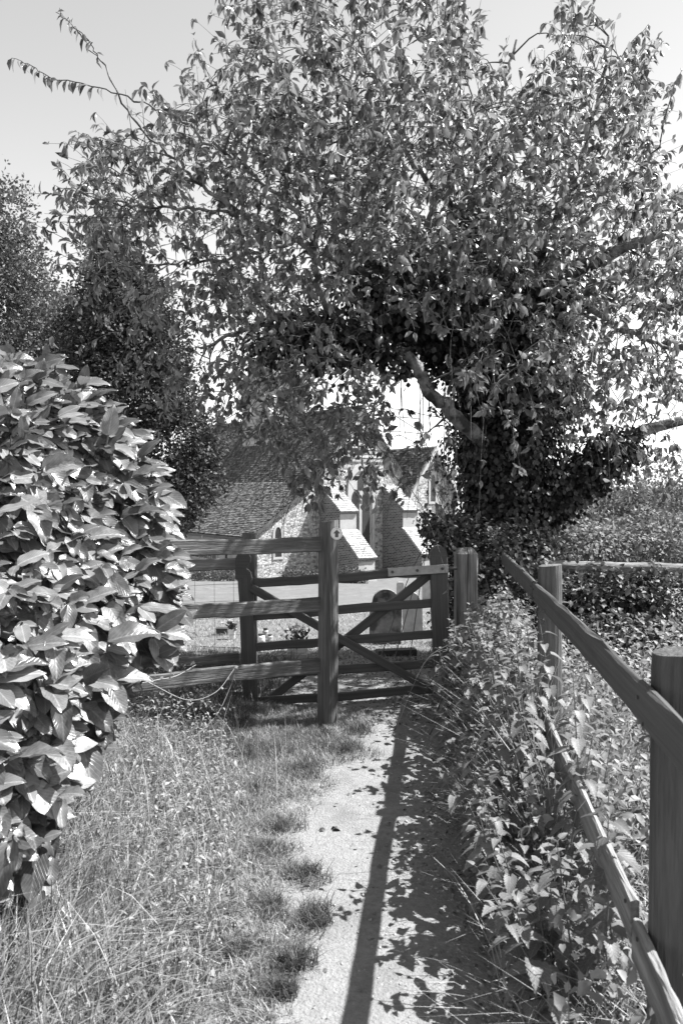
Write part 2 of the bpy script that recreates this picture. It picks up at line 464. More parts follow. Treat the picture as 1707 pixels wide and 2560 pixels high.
def rubble(name, c, mort, size=3.2):
    m = mat(name, c, .2, 6, .9, 0, 40, .2)
    t = m.node_tree; L = t.links.new; b = t.nodes['Principled BSDF']; v = last_value(m)
    tc = node(t, 'ShaderNodeTexCoord'); mp = node(t, 'ShaderNodeMapping'); mp.inputs['Scale'].default_value = (size, size, size * 1.9)
    ns = node(t, 'ShaderNodeTexNoise'); ns.inputs['Scale'].default_value = 3
    L(tc.outputs['Object'], ns.inputs['Vector'])
    vm = node(t, 'ShaderNodeVectorMath', operation='SCALE'); vm.inputs['Scale'].default_value = .18; L(ns.outputs['Color'], vm.inputs[0])
    va = node(t, 'ShaderNodeVectorMath', operation='ADD'); L(tc.outputs['Object'], va.inputs[0]); L(vm.outputs[0], va.inputs[1]); L(va.outputs[0], mp.inputs[0])
    v1 = node(t, 'ShaderNodeTexVoronoi', feature='DISTANCE_TO_EDGE'); v1.inputs['Scale'].default_value = 1.6; L(mp.outputs[0], v1.inputs['Vector'])
    v2 = node(t, 'ShaderNodeTexVoronoi'); v2.inputs['Scale'].default_value = 1.6; L(mp.outputs[0], v2.inputs['Vector'])
    bwn = node(t, 'ShaderNodeRGBToBW'); L(v2.outputs['Color'], bwn.inputs[0])
    mr = node(t, 'ShaderNodeMapRange'); mr.inputs[1].default_value = .25; mr.inputs[2].default_value = .55; mr.inputs[3].default_value = .45; mr.inputs[4].default_value = 1.12; L(bwn.outputs[0], mr.inputs[0])
    mu = node(t, 'ShaderNodeMath', operation='MULTIPLY'); L(v, mu.inputs[0]); L(mr.outputs[0], mu.inputs[1])
    e = node(t, 'ShaderNodeMapRange'); e.inputs[1].default_value = .03; e.inputs[2].default_value = .11; L(v1.outputs[0], e.inputs[0])
    mx = node(t, 'ShaderNodeMix'); mx.data_type = 'FLOAT'; mx.inputs['A'].default_value = mort; L(e.outputs[0], mx.inputs['Factor']); L(mu.outputs[0], mx.inputs['B'])
    L(mx.outputs[0], b.inputs['Base Color'])
    bp = node(t, 'ShaderNodeBump'); bp.inputs['Strength'].default_value = 1; bp.inputs['Distance'].default_value = .07
    ad = node(t, 'ShaderNodeMath', operation='MULTIPLY_ADD'); ad.inputs[1].default_value = .5; L(ns.outputs[0], ad.inputs[0]); L(e.outputs[0], ad.inputs[2])
    L(ad.outputs[0], bp.inputs['Height']); L(bp.outputs[0], b.inputs['Normal'])
    return m
M_rubble = rubble('rubble_stone', .46, .50)

def brickm(name):
    m = mat(name, .13, .3, 6, .9, 0, 40, .2)
    t = m.node_tree; L = t.links.new; b = t.nodes['Principled BSDF']
    tc = node(t, 'ShaderNodeTexCoord'); sp = node(t, 'ShaderNodeSeparateXYZ'); L(tc.outputs['Object'], sp.inputs[0])
    ad = node(t, 'ShaderNodeMath', operation='ADD'); L(sp.outputs[0], ad.inputs[0]); L(sp.outputs[1], ad.inputs[1])
    cb = node(t, 'ShaderNodeCombineXYZ'); L(ad.outputs[0], cb.inputs[0]); L(sp.outputs[2], cb.inputs[1])
    br = node(t, 'ShaderNodeTexBrick'); br.inputs['Scale'].default_value = 1; br.inputs['Brick Width'].default_value = .235; br.inputs['Row Height'].default_value = .082
    br.inputs['Mortar Size'].default_value = .012; br.inputs['Mortar Smooth'].default_value = .2
    br.inputs['Color1'].default_value = (.055, .055, .055, 1); br.inputs['Color2'].default_value = (.19, .19, .19, 1); br.inputs['Mortar'].default_value = (.34, .34, .34, 1)
    L(cb.outputs[0], br.inputs['Vector']); L(br.outputs[0], b.inputs['Base Color'])
    bp = node(t, 'ShaderNodeBump'); bp.invert = True; bp.inputs['Strength'].default_value = .6; bp.inputs['Distance'].default_value = .02
    L(br.outputs['Fac'], bp.inputs['Height']); L(bp.outputs[0], b.inputs['Normal'])
    return m
M_brick = brickm('old_brick')

# ------------------------------------------------------------------ ground
def grid_sheet(name, xs, ys, m, off=0, parent=None):
    X, Y = np.meshgrid(xs, ys); Z = gz(X, Y) + off
    V = np.stack([X, Y, Z], -1).reshape(-1, 3); nx = len(xs); ny = len(ys)
    i = np.arange(ny - 1)[:, None] * nx + np.arange(nx - 1)[None]
    FF = np.stack([i, i + 1, i + nx + 1, i + nx], -1).reshape(-1, 4)
    return tag(obj(name, V, FF, m, parent, smooth=True), kind='structure')
xs = np.concatenate([np.linspace(-800, -40, 12)[:-1], np.linspace(-40, -5, 30)[:-1], np.linspace(-5, 5, 120)[:-1], np.linspace(5, 40, 30)[:-1], np.linspace(40, 800, 12)])
ys = np.concatenate([np.linspace(-60, -2, 10)[:-1], np.linspace(-2, 9, 120)[:-1], np.linspace(9, 40, 60)[:-1], np.linspace(40, 1200, 20)])
ground = grid_sheet('ground', xs, ys, M_soil)
# lawn sheet in the churchyard, just above the soil
lawn = grid_sheet('lawn', np.linspace(-30, 30, 90), np.linspace(8.6, 60, 100), M_lawn, off=.006)
# footpath sheet with an irregular outline
def path_sheet():
    ys_ = np.linspace(0.3, 9.2, 90)
    V = []; Fc = []; r = np.random.default_rng(5)
    nl = np.cumsum(r.normal(0, .012, 90)); nr = np.cumsum(r.normal(0, .01, 90)); K = 14
    for i, y in enumerate(ys_):
        xl = np.interp(y, [0, 2.3, 2.8, 3.4, 4.2, 5.2, 5.6, 9.2], [-1.0, -1.0, -1.05, -1.1, -1.15, -1.2, -1.7, -2.2]) + nl[i] * .5
        xr = np.interp(y, [0, 3, 5.4, 9.2], [.42, .36, .30, .6]) + nr[i] * .5
        for k in range(K + 1):
            x = xl + (xr - xl) * k / K
            z = gz(x, y) + (.005 + .004 * math.sin(x * 9 + y * 2.7) * math.sin(y * 5.1 + x * 3) + abs(r.normal(0, .0015)) if 0 < k < K else -.01)
            V.append((x, y, z))
    for i in range(89):
        for k in range(K):
            a = i * (K + 1) + k; Fc.append((a, a + 1, a + K + 2, a + K + 1))
    return tag(obj('footpath', V, Fc, M_path, smooth=True), kind='structure')
path_sheet()

def scatter_ground(n, x0, x1, y0, y1, r=rng):
    X = r.uniform(x0, x1, n); Y = r.uniform(y0, y1, n)
    return np.stack([X, Y, gz(X, Y)], -1)

# ------------------------------------------------------------------ church
K = 36 / 27
def camxy(x, d):
    h = np.array([-math.sin(PHI), math.cos(PHI), 0]); return CAM * np.array([1, 1, 0]) + x * rt + d * h
corner = camxy(-2.92 * K, 36.0); ZG = -2.6
tdir = .8 * rt + .6 * np.array([-math.sin(PHI), math.cos(PHI), 0])
CM = frame((corner[0], corner[1], ZG), tdir)     # local x along end wall, local y into the building
church = empty('church', None, 'old stone parish church with tiled roof, brick buttresses and boarded bell turret', 'church', M=CM)

def part(mb, name, m, parent=church, smooth=False, M=CM): return mb.obj(name, m, parent, M, smooth)

def arch_pts(cx, w, z0, z1, spring, n=7):
    """pointed arch outline ccw from bottom left"""
    pts = [(cx - w / 2, z0), (cx + w / 2, z0), (cx + w / 2, spring)]
    for i in range(1, n): 
        t = i / n; pts.append((cx + w / 2 * math.cos(t * math.pi / 2) ** .9, spring + (z1 - spring) * math.sin(t * math.pi / 2) ** .85))
    pts.append((cx, z1))
    for i in range(n - 1, 0, -1):
        t = i / n; pts.append((cx - w / 2 * math.cos(t * math.pi / 2) ** .9, spring + (z1 - spring) * math.sin(t * math.pi / 2) ** .85))
    pts.append((cx - w / 2, spring))
    return pts

def arch_ring(outer, inner, y0, y1):
    n = len(outer); V = []; Fc = []
    for y in (y0, y1):
        V += [(x, y, z) for x, z in outer]; V += [(x, y, z) for x, z in inner]
    for i in range(n):
        j = (i + 1) % n
        Fc.append((i, j, n + j, n + i))
        Fc.append((n + i, n + j, 3 * n + j, 3 * n + i))
        Fc.append((j, i, 2 * n + i, 2 * n + j))
    return V, Fc

# end wall (gable) and side wall
b = MB(); b.prism([(0, -.3), (9.07, -.3), (9.07, 4.55), (6.13, 8.2), (3.2, 4.55), (0, 2.22)], 0, .6); part(b, 'gable_wall', M_rubble)
b = MB(); b.box(0.003, .6, .603, 16, -.3, 2.2); part(b, 'side_wall', M_render)
# roof substrate and tiles
def tiled(name, a0, a1, u, upv, length, rise, m, parent, gauge=.13, tw=.19, th=.022, seed=0, M=CM, sub=M_tile):
    """a0: eave start, u: unit along eave, upv: unit up the slope, length along eave, rise up slope (local coords). A deck with overlapping tiles"""
    r = np.random.default_rng(seed)
    u = np.array(u, float); upv = np.array(upv, float); n = np.cross(u, upv)
    if n[2] < 0: n = -n
    a0 = np.array(a0, float)
    rows = int(rise / gauge); cols = int(length / tw)
    V = []; Fc = []
    for i in range(rows):
        off = (i % 2) * tw * .5
        sag = r.normal(0, .006, cols + 1)
        for j in range(cols):
            x0 = j * tw + off; x1 = x0 + tw * .96
            dz = r.normal(0, .007); tl = r.normal(0, .007); dy = r.normal(0, .008)
            base = a0 + upv * (i * gauge + dy)
            p = [base + u * x0 + n * (th * 1.9 + dz), base + u * x1 + n * (th * 1.9 + dz + tl), base + u * x1 + upv * gauge * 1.35 + n * th * .6, base + u * x0 + upv * gauge * 1.35 + n * th * .6,
                 base + u * x0 - n * .0, base + u * x1 - n * .0]
            k = len(V); V += p; Fc += [(k, k + 1, k + 2, k + 3), (k + 4, k + 5, k + 1, k)]
    Mi = np.array(M)
    V = np.array(V)
    o = obj(name, V, Fc, m, parent, M, local=True); o['kind'] = 'stuff'
    return o
def roofslab(pts, name, m, parent=church, th=.12, M=CM):
    """4 points of a slope, given thickness downwards"""
    P = np.array(pts, float); n = np.cross(P[1] - P[0], P[3] - P[0]); n /= np.linalg.norm(n)
    if n[2] < 0: n = -n
    V = list(P) + list(P - n * th)
    return obj(name, V, [(0, 1, 2, 3), (7, 6, 5, 4), (0, 4, 5, 1), (1, 5, 6, 2), (2, 6, 7, 3), (3, 7, 4, 0)], m, parent, M, local=True)
def slope(name, s0, z0, s1, z1, y0, y1, seed, parent=church, m=M_tile):
    u = np.array([0, 1, 0]); v = np.array([s1 - s0, 0, z1 - z0]); L = np.linalg.norm(v); v = v / L
    r_ = roofslab([(s0, y0, z0), (s0, y1, z0), (s1, y1, z1), (s1, y0, z1)], name, m, parent)
    tiled('roof_tiles', (s0, y0, z0), None, u, v, y1 - y0, L, m, r_, seed=seed)
    return r_
rf = slope('roof', -.35, 2.07, 3.2, 4.62, -.18, 16, 1)
slope('roof', 3.2, 4.62, 6.13, 8.3, -.18, 16, 2)
slope('roof', 9.4, 4.22, 6.13, 8.3, -.18, 16, 3)
b = MB()
for i in range(36): b.prism([(5.98, 8.24), (6.28, 8.24), (6.2, 8.4), (6.06, 8.4)], -.2 + i * .45, .235 + i * .45)
part(b, 'ridge_tile', M_tile)['kind'] = 'stuff'
b = MB(); b.prism([(-.4, 1.86), (-.02, 2.13), (3.2, 4.45), (3.2, 4.62), (-.36, 2.04)], -.16, -.002); part(b, 'verge_board', M_render)
b = MB(); b.prism([(3.203, 4.45), (6.13, 8.1), (6.13, 8.28), (3.203, 4.62)], -.16, -.002); part(b, 'verge_board', M_render)
b = MB(); b.prism([(9.4, 4.2), (6.133, 8.28), (6.133, 8.1), (9.3, 4.12)], -.16, -.002); part(b, 'verge_board', M_render)
b = MB(); b.box(-.5, -.38, -.1, 16, 1.93, 2.03); b.box(-.07, -.003, 2.6, 2.67, 0, 1.93); part(b, 'gutter', M_gutter)

def lancet(cx, w, z0, z1, spring, y=0, sur=.12, parent=church):
    o = arch_pts(cx, w + 2 * sur, z0 - sur, z1 + sur * 1.2, spring); i_ = arch_pts(cx, w, z0, z1, spring)
    V, Fc = arch_ring(o, i_, y - .035, y + .09)
    wn = obj('window', V, Fc, M_frame, parent, CM, local=True)
    b = MB(); b.prism(arch_pts(cx, w + .02, z0 - .01, z1, spring), y - .012, y - .006); g = part(b, 'pane', M_lead, wn)
    b = MB(); step = .12
    n = int((z1 - z0 + w) / step)
    for sgn in (-1, 1):
        for k in range(-2, n + 2):
            zc = z0 + k * step * 1.5
            # diagonal came clipped to the light
            xa, xb = cx - w / 2, cx + w / 2
            za, zb = (zc, zc + w * 1.3) if sgn > 0 else (zc + w * 1.3, zc)
            if min(za, zb) < z0 or max(za, zb) > spring + (z1 - spring) * .45: continue
            dx = .008
            b.add([(xa, y - .014, za - dx), (xb, y - .014, zb - dx), (xb, y - .014, zb + dx), (xa, y - .014, za + dx)], [(0, 1, 2, 3)])
    if b.V: part(b, 'leading', M_leadw, wn)
    return wn
lancet(1.22, .36, 1.12, 2.5, 2.0, sur=.11)
# big two-light window: stone surround, two lights, mullion
V, Fc = arch_ring(arch_pts(6.05, 1.7, .7, 5.5, 3.9), arch_pts(6.05, 1.36, .9, 5.15, 3.85), -.08, .05)
bigw = obj('window', V, Fc, M_frame, church, CM, local=True)
b = MB(); b.prism(arch_pts(6.05, 1.38, .88, 5.16, 3.85), -.012, -.004); part(b, 'pane', M_frame, bigw)
for cx in (5.72, 6.38):
    b = MB(); b.prism(arch_pts(cx, .46, 1.0, 4.15, 3.7), -.03, -.014); part(b, 'light', M_lead, bigw)
    b = MB()
    for sgn in (-1, 1):
        for k in range(30):
            z0_ = 1.0 + k * .15; za, zb = (z0_, z0_ + .55) if sgn > 0 else (z0_ + .55, z0_)
            if max(za, zb) > 3.75: continue
            b.add([(cx - .23, -.033, za - .012), (cx + .23, -.033, zb - .012), (cx + .23, -.033, zb + .012), (cx - .23, -.033, za + .012)], [(0, 1, 2, 3)])
    part(b, 'leading', M_leadw, bigw)
b = MB(); b.prism(arch_pts(6.05, .4, 4.2, 4.95, 4.5), -.03, -.014); part(b, 'light', M_lead, bigw)
b = MB(); b.box(5.3, 6.8, -.2, -.083, .55, .7); part(b, 'sill', M_frame, bigw)

def buttress(s, wd, seed):
    e = MB(); e.prismx([(-.003, -.3), (-2.93, -.3), (-2.93, 1.19), (-1.56, 2.35), (-1.56, 3.28), (-.003, 4.39)][::-1], s, s + wd)
    bt = part(e, 'buttress', M_brick)
    f = MB(); f.box(s + .003, s + wd + .004, -2.945, -2.932, -.3, .95); part(f, 'render_facing', M_render, bt)
    f = MB(); f.box(s + .003, s + wd + .004, -1.575, -1.562, 2.33, 3.08); part(f, 'render_facing', M_render, bt)
    f = MB(); f.box(s - .05, s + wd + .05, -3.05, -2.94, -.3, .3); part(f, 'plinth', M_frame, bt)
    for (ya, za, yb, zb) in ((-3.03, 1.12, -1.56, 2.37), (-1.68, 3.2, 0, 4.42)):
        v = np.array([0, yb - ya, zb - za]); L = np.linalg.norm(v); v /= L
        r_ = roofslab([(s - .05, ya, za), (s + wd + .08, ya, za), (s + wd + .08, yb, zb), (s - .05, yb, zb)], 'weathering_slope', M_tilepale, bt, th=.05)
        # tiles: u along x
        r = np.random.default_rng(seed); V = []; Fc = []; n = np.cross([1, 0, 0], v); g = .14
        for i in range(int(L / g)):
            for j in range(5):
                tw = (wd + .13) / 5; x0 = s - .05 + j * tw; dz = r.normal(0, .006)
                bs = np.array([x0, ya, za]) + v * i * g
                k = len(V)
                V += [bs + n * (.05 + dz), bs + [tw * .95, 0, 0] + n * (.05 + dz), bs + [tw * .95, 0, 0] + v * g * 1.2 + n * .012, bs + v * g * 1.2 + n * .012, bs, bs + [tw * .95, 0, 0]]
                Fc += [(k, k + 1, k + 2, k + 3), (k + 4, k + 5, k + 1, k)]
        obj('slope_tiles', V, Fc, M_tilepale, bt, CM, local=True)['kind'] = 'stuff'
    return bt
buttress(3.6, .95, 1); buttress(7.45, .95, 2)
# side wall window with panes
b = MB(); b.box(-.06, .0, 3.5, 6.3, .75, 1.7); wn = part(b, 'window', M_frame)
for i in range(6):
    b = MB(); b.box(-.075, -.062, 3.6 + i * .45, 3.97 + i * .45, .82, 1.62); part(b, 'pane', M_lead, wn)
# bell turret with weatherboards
b = MB(); b.box(4.85, 7.4, 6.5, 9.4, 5.9, 10.2); tur = part(b, 'bell_turret', M_board)
b = MB()
for k in range(21):
    z0 = 6.0 + k * .2
    for (x0, x1, y0, y1, ax) in ((4.8, 7.45, 6.5, 6.5, 'y-'), (4.85, 4.85, 6.45, 9.45, 'x-'), (7.4, 7.4, 6.45, 9.45, 'x+')):
        if ax == 'y-': V = [(x0, y0 - .05, z0), (x1, y0 - .05, z0), (x1, y0 - .01, z0 + .21), (x0, y0 - .01, z0 + .21), (x0, y0, z0), (x1, y0, z0)]
        elif ax == 'x-': V = [(x0 - .05, y1, z0), (x0 - .05, y0, z0), (x0 - .01, y0, z0 + .21), (x0 - .01, y1, z0 + .21), (x0, y1, z0), (x0, y0, z0)]
        else: V = [(x0 + .05, y0, z0), (x0 + .05, y1, z0), (x0 + .01, y1, z0 + .21), (x0 + .01, y0, z0 + .21), (x0, y0, z0), (x0, y1, z0)]
        b.add(V, [(0, 1, 2, 3), (4, 5, 1, 0)])
part(b, 'weatherboards', M_board, tur)['kind'] = 'stuff'
b = MB(); b.add([(4.5, 6.15, 10.2), (7.75, 6.15, 10.2), (7.75, 9.75, 10.2), (4.5, 9.75, 10.2), (6.12, 7.95, 12.2)], [(3, 2, 1, 0), (0, 1, 4), (1, 2, 4), (2, 3, 4), (3, 0, 4)]); part(b, 'turret_roof', M_tile, tur)
b = MB()
for k in range(6): b.prismx([(6.42, 8.9 + k * .16), (6.447, 8.9 + k * .16), (6.447, 9.02 + k * .16)], 5.7, 6.6)
part(b, 'louvre', M_gutter, tur)
b = MB()
for k in range(13):
    z0 = 5.6 + k * .2; hw = lambda z: max(.02, (8.05 - z) / 1.245 - .05)
    b.add([(6.13 - hw(z0), -.05, z0), (6.13 + hw(z0), -.05, z0), (6.13 + hw(z0 + .2), -.012, z0 + .21), (6.13 - hw(z0 + .2), -.012, z0 + .21), (6.13 - hw(z0), -.004, z0), (6.13 + hw(z0), -.004, z0)], [(0, 1, 2, 3), (4, 5, 1, 0)])
part(b, 'gable_boards', M_board)['kind'] = 'stuff'
# gabled wing beyond
b = MB(); b.prism([(8.7, -.3), (11.8, -.3), (11.8, 4.1), (10.25, 6.35), (8.7, 4.1)], -.7, 6); part(b, 'wing_wall', M_rubble)
slope('wing_roof', 8.45, 3.83, 10.25, 6.45, -.9, 6, 5); slope('wing_roof', 12.05, 3.83, 10.25, 6.45, -.9, 6, 6)
b = MB(); b.prism([(8.45, 3.6), (10.25, 6.2), (10.25, 6.47), (8.35, 3.75)], -1.0, -.703); part(b, 'verge_board', M_frame)
b = MB(); b.prism([(12.15, 3.75), (10.253, 6.47), (10.253, 6.2), (12.05, 3.6)], -1.0, -.703); part(b, 'verge_board', M_frame)
lancet(10.25, .34, 3.6, 5.0, 4.5, y=-.7)
b = MB(); b.box(11.72, 11.8, -.8, -.71, 0, 4.0); part(b, 'downpipe', M_gutter)
# low vestry
b = MB(); b.box(11.803, 16, -.3, 3, -.3, 2.0); part(b, 'vestry_wall', M_rubble)
vr = roofslab([(11.803, -.7, 1.8), (16.3, -.7, 1.8), (15.6, 2.2, 4.3), (11.803, 2.2, 4.3)], 'vestry_roof', M_tile)
v = np.array([0, 2.9, 2.5]); L_ = np.linalg.norm(v); tiled('roof_tiles', (11.803, -.7, 1.8), None, (1, 0, 0), v / L_, 3.9, L_, M_tilepale, vr, seed=9)

# ------------------------------------------------------------------ far trees and bushes
def crown_points(blobs, n, r, shell=.55):
    vol = np.array([b_[1][0] * b_[1][1] * b_[1][2] for b_ in blobs]) ** .67; k = r.choice(len(blobs), n, p=vol / vol.sum())
    U = rand_unit(n, r); rad = (shell + (1 - shell) * r.random(n) ** .6)
    C = np.array([b_[0] for b_ in blobs])[k]; A = np.array([b_[1] for b_ in blobs])[k]
    lump = 1 + .16 * np.sin(U[:, 0] * 7 + k * 3) * np.sin(U[:, 2] * 8 + k) + .08 * r.normal(size=n)
    return C + U * A * (rad * lump)[:, None], U

def far_tree(name, label, cat, blobs, trunk, n, size, m, seed, tmpl=None, group=None, mult=5, parent=None):
    r = np.random.default_rng(seed)
    base = trunk[0] if trunk else np.array(blobs[0][0]) * [1, 1, 0] + [0, 0, float(gz(blobs[0][0][0], blobs[0][0][1]))]
    t = empty(name, base, label, cat, group)
    if trunk:
        V, Fc = tube_arrays([smooth_path(trunk, np.linspace(trunk_r, trunk_r * .4, len(trunk)), 4)], 8) if False else tube_arrays([smooth_path(np.array(trunk), np.linspace(.28, .08, len(trunk)), 4)], 8)
        obj('trunk', V, Fc, M_bark, t, smooth=True)
        limbs = []
        for bl in blobs[:8]:
            s = np.array(trunk[len(trunk) // 2]); e = np.array(bl[0]); limbs.append(smooth_path([s, (s + e) / 2 + [0, 0, .2], e], [.09, .05, .02], 3))
        V, Fc = tube_arrays(limbs, 5); obj('limbs', V, Fc, M_bark, t)
    # clumps of small leaf faces
    nc = n // mult; C, U = crown_points(blobs, nc, r)
    P = np.repeat(C, mult, 0) + r.normal(0, size * .9, (nc * mult, 3)); D = np.repeat(U, mult, 0) * .8 + rand_unit(nc * mult, r) * .9 + [0, 0, -.15]
    N = rand_unit(nc * mult, r) + [0, 0, .8]
    leaves(t, P, orient(D, N), size * r.uniform(.6, 1.4, nc * mult), tmpl or leaf_diamond(.28), m, joined='crown')
    return t

def B(px, py, d, rx, ry=None, rz=None): return (at(px, py, d), (rx, ry or rx, rz or rx))

# tall pale conifer at the far left
far_tree('conifer', 'tall pale feathery conifer against the sky behind the laurel', 'tree',
         [B(20, 560, 21, .7, .7, 1.3), B(30, 680, 21, 1.1, 1.1, 1.3), B(50, 790, 21, 1.6, 1.5, 1.3), B(60, 900, 21, 2.0, 1.6, 1.4), B(90, 1030, 21, 2.2, 1.8, 1.6), B(130, 850, 21, .7, .8, .8), B(60, 1200, 21, 2.3, 2, 1.6), B(-60, 700, 21, 1.5, 1.5, 2.2)],
         [at(40, 1450, 21) * [1, 1, 0] + [0, 0, -1.3], at(40, 1100, 21), at(30, 700, 21), at(20, 560, 21)], 46000, .10, M_conifer, 3)
far_tree('yew_tree', 'broad dark yew tree beside the church roof', 'tree',
         [B(285, 590, 17, .35, .4, .6), B(285, 660, 17, .62, .6, .7), B(330, 760, 17, .9, .9, .8), B(380, 880, 17, .9, .9, .8), B(290, 740, 17, .8, .9, .9), B(300, 860, 17, 1.1, 1.1, 1.0), B(300, 1000, 17, 1.5, 1.3, 1.2), B(400, 980, 17, .8, .9, .9), B(440, 1100, 17, .9, 1, .9), B(470, 1200, 17, .75, .9, .8), B(400, 1260, 17, 1.0, 1, .7), B(230, 860, 17.5, .8, .9, .8), B(220, 1150, 17.5, 1.4, 1.3, 1.4), B(500, 1120, 17, .45, .5, .5)],
         [at(330, 1480, 17) * [1, 1, 0] + [0, 0, -.9], at(330, 1250, 17), at(300, 950, 17), at(285, 700, 17)], 75000, .085, M_yew, 4)
far_tree('shrub_tree', 'mid grey rounded tree filling the gap between conifer and yew', 'tree',
         [B(170, 800, 24, 1.0, 1, .9), B(180, 900, 24, 1.5, 1.3, 1.2), B(170, 1050, 24, 1.8, 1.5, 1.5)],
         [at(170, 1440, 24) * [1, 1, 0] + [0, 0, -1.5], at(170, 1150, 24), at(170, 900, 24)], 12000, .13, M_conifer, 5)
# background right
far = [('sunlit pale tree beyond the log rail, nearest the ivy trunk', 1480, 1270, 34, 1.9, 6), ('pale rounded tree beyond the log rail, tallest of the distant ones', 1590, 1290, 36, 2.1, 7), ('darker tree beyond the log rail by the edge of the view', 1690, 1240, 33, 2.4, 8), ('small pale tree seen between the trunk and the ivy limb', 1395, 1290, 38, 2.0, 9)]
for lb, px, py, d, rr, sd_ in far:
    far_tree('field_tree', lb, 'tree', [B(px, py + 5, d, rr, rr, rr * .75), B(px - 25, py + 60, d, rr, rr, rr * .8), B(px + 30, py + 90, d, rr * 1.1, rr, rr), B(px, py + 130, d, rr * 1.3, rr, rr)],
             [at(px, py + 200, d) * [1, 1, 0] + [0, 0, -2.6], at(px, py + 120, d), at(px, py + 20, d)], 11000, .17, M_far, sd_, group='sunlit trees in the field beyond the rail')
# far hedge line so that the horizon is closed
r = np.random.default_rng(31)
hb = []
for k in range(60):
    x = -120 + k * 4.2; hb.append(((x, 95 + r.uniform(-6, 6), -2.6 + r.uniform(1, 2)), (4.5, 3, r.uniform(2.5, 5.0))))
C, U = crown_points(hb, 26000, r)
o = leaves(None, C, orient(U + rand_unit(len(C), r) * .8, rand_unit(len(C), r) + [0, 0, .8]), r.uniform(.5, 1.0, len(C)), leaf_diamond(.35), M_far, joined='far_hedgerow')
tag(o, 'distant hedgerow and woodland closing the fields behind the church', 'hedge', kind='stuff')

# shrubs at the church foot
for lb, pts, d in (('dark leafy shrub under the side wall window of the church', [(470, 1440, .55), (510, 1430, .6), (560, 1445, .5), (590, 1440, .45)], 34),
                   ('low leafy shrub in front of the lancet window wall', [(720, 1450, .38), (760, 1448, .45), (800, 1452, .35)], 34),
                   ('small shrub at the foot of the first brick buttress', [(875, 1448, .42), (895, 1452, .35)], 33)):
    far_tree('shrub', lb, 'shrub', [B(x, y, d, q, q, q) for x, y, q in pts], None, 3000, .09, M_bramble, int(pts[0][0]))

# ------------------------------------------------------------------ cherry tree
# limb control points: (px, py, depth, radius)
LIMBS = [
    [(1268, 1440, 8.2, .24), (1262, 1330, 8.2, .21), (1255, 1200, 8.15, .19), (1262, 1100, 8.1, .18), (1285, 1000, 8.0, .17), (1290, 880, 7.8, .13)],
    [(1290, 880, 7.8, .13), (1310, 780, 7.7, .10), (1400, 700, 7.5, .075), (1540, 630, 7.2, .055), (1720, 555, 7.0, .03)],
    [(1290, 880, 7.8, .11), (1200, 800, 7.4, .085), (1100, 735, 7.2, .06), (980, 705, 7.0, .048), (860, 660, 6.8, .038), (740, 600, 6.5, .030), (620, 540, 6.3, .022), (520, 480, 6.2, .016)],
    [(1290, 880, 7.8, .10), (1240, 700, 8.2, .075), (1180, 560, 8.2, .05), (1190, 420, 8.2, .035), (1250, 250, 8.3, .022), (1290, 100, 8.3, .012)],
    [(1275, 1200, 8.1, .085), (1222, 1125, 7.65, .075), (1140, 1045, 7.2, .064), (1065, 965, 6.95, .056), (1030, 900, 6.85, .05), (950, 855, 6.8, .042), (865, 815, 6.7, .04), (800, 725, 6.5, .036), (790, 600, 6.4, .03), (815, 480, 6.3, .024), (870, 330, 6.3, .018), (880, 160, 6.3, .01)],
    [(1275, 1360, 8.2, .13), (1340, 1270, 8.15, .11), (1430, 1195, 8.1, .09), (1550, 1110, 8.0, .07), (1720, 1040, 7.9, .045)],
    [(865, 815, 6.7, .034), (760, 795, 6.7, .03), (640, 815, 6.8, .022), (500, 870, 7.0, .012)],
    [(1310, 780, 7.7, .06), (1370, 600, 7.3, .045), (1440, 420, 7.2, .03), (1500, 230, 7.2, .018), (1520, 90, 7.2, .01)],
    [(1180, 560, 8.2, .04), (1050, 430, 7.7, .03), (980, 280, 7.5, .02), (900, 110, 7.4, .012)],
    [(790, 600, 6.4, .024), (690, 480, 6.2, .018), (560, 380, 6.0, .014), (430, 290, 5.9, .009), (320, 240, 5.8, .006)],
    [(520, 480, 6.2, .014), (420, 390, 6.0, .010), (330, 290, 5.9, .008), (250, 150, 5.8, .006), (190, 70, 5.7, .004), (150, 20, 5.7, .003)],
    [(620, 540, 6.3, .016), (470, 520, 6.1, .011), (320, 510, 6.0, .008), (200, 480, 5.9, .004)],
    [(740, 600, 6.5, .018), (600, 640, 6.5, .013), (440, 660, 6.4, .009), (270, 660, 6.3, .005)],
    [(1540, 630, 7.2, .03), (1600, 500, 7.0, .02), (1650, 350, 6.9, .01)],
    [(1400, 700, 7.5, .05), (1500, 790, 7.2, .035), (1620, 850, 7.0, .02), (1720, 880, 6.9, .012)],
    [(1100, 735, 7.2, .04), (1060, 620, 6.8, .03), (1090, 500, 6.5, .022), (1160, 380, 6.4, .014), (1180, 240, 6.4, .008)],
]
cherry = empty('cherry_tree', at(1268, 1440, 8.2) * [1, 1, 0] + [0, 0, float(gz(1.3, 8.2))], 'spreading cherry tree with drooping leaves and ivy clad trunk beside the gate', 'tree')
nodesP = []; nodesR = []; nodesD = []
for li, Lb in enumerate(LIMBS):
    P = [at(*q[:3]) for q in Lb]; R = [q[3] for q in Lb]
    Q, RR = smooth_path(P, R, 8, .012 if li else 0)
    V, Fc = tube_arrays([(Q, RR * (1 + .06 * np.sin(np.arange(len(RR)) * 1.7)))], 9 if li < 8 else 6)
    obj('trunk' if li == 0 else 'limb', V, Fc, M_bark, cherry, smooth=True)
    if li: nodesP.append(Q[1:]); nodesR.append(RR[1:])
NP = np.concatenate(nodesP); NR = np.concatenate(nodesR)
NT = np.zeros(len(NP))

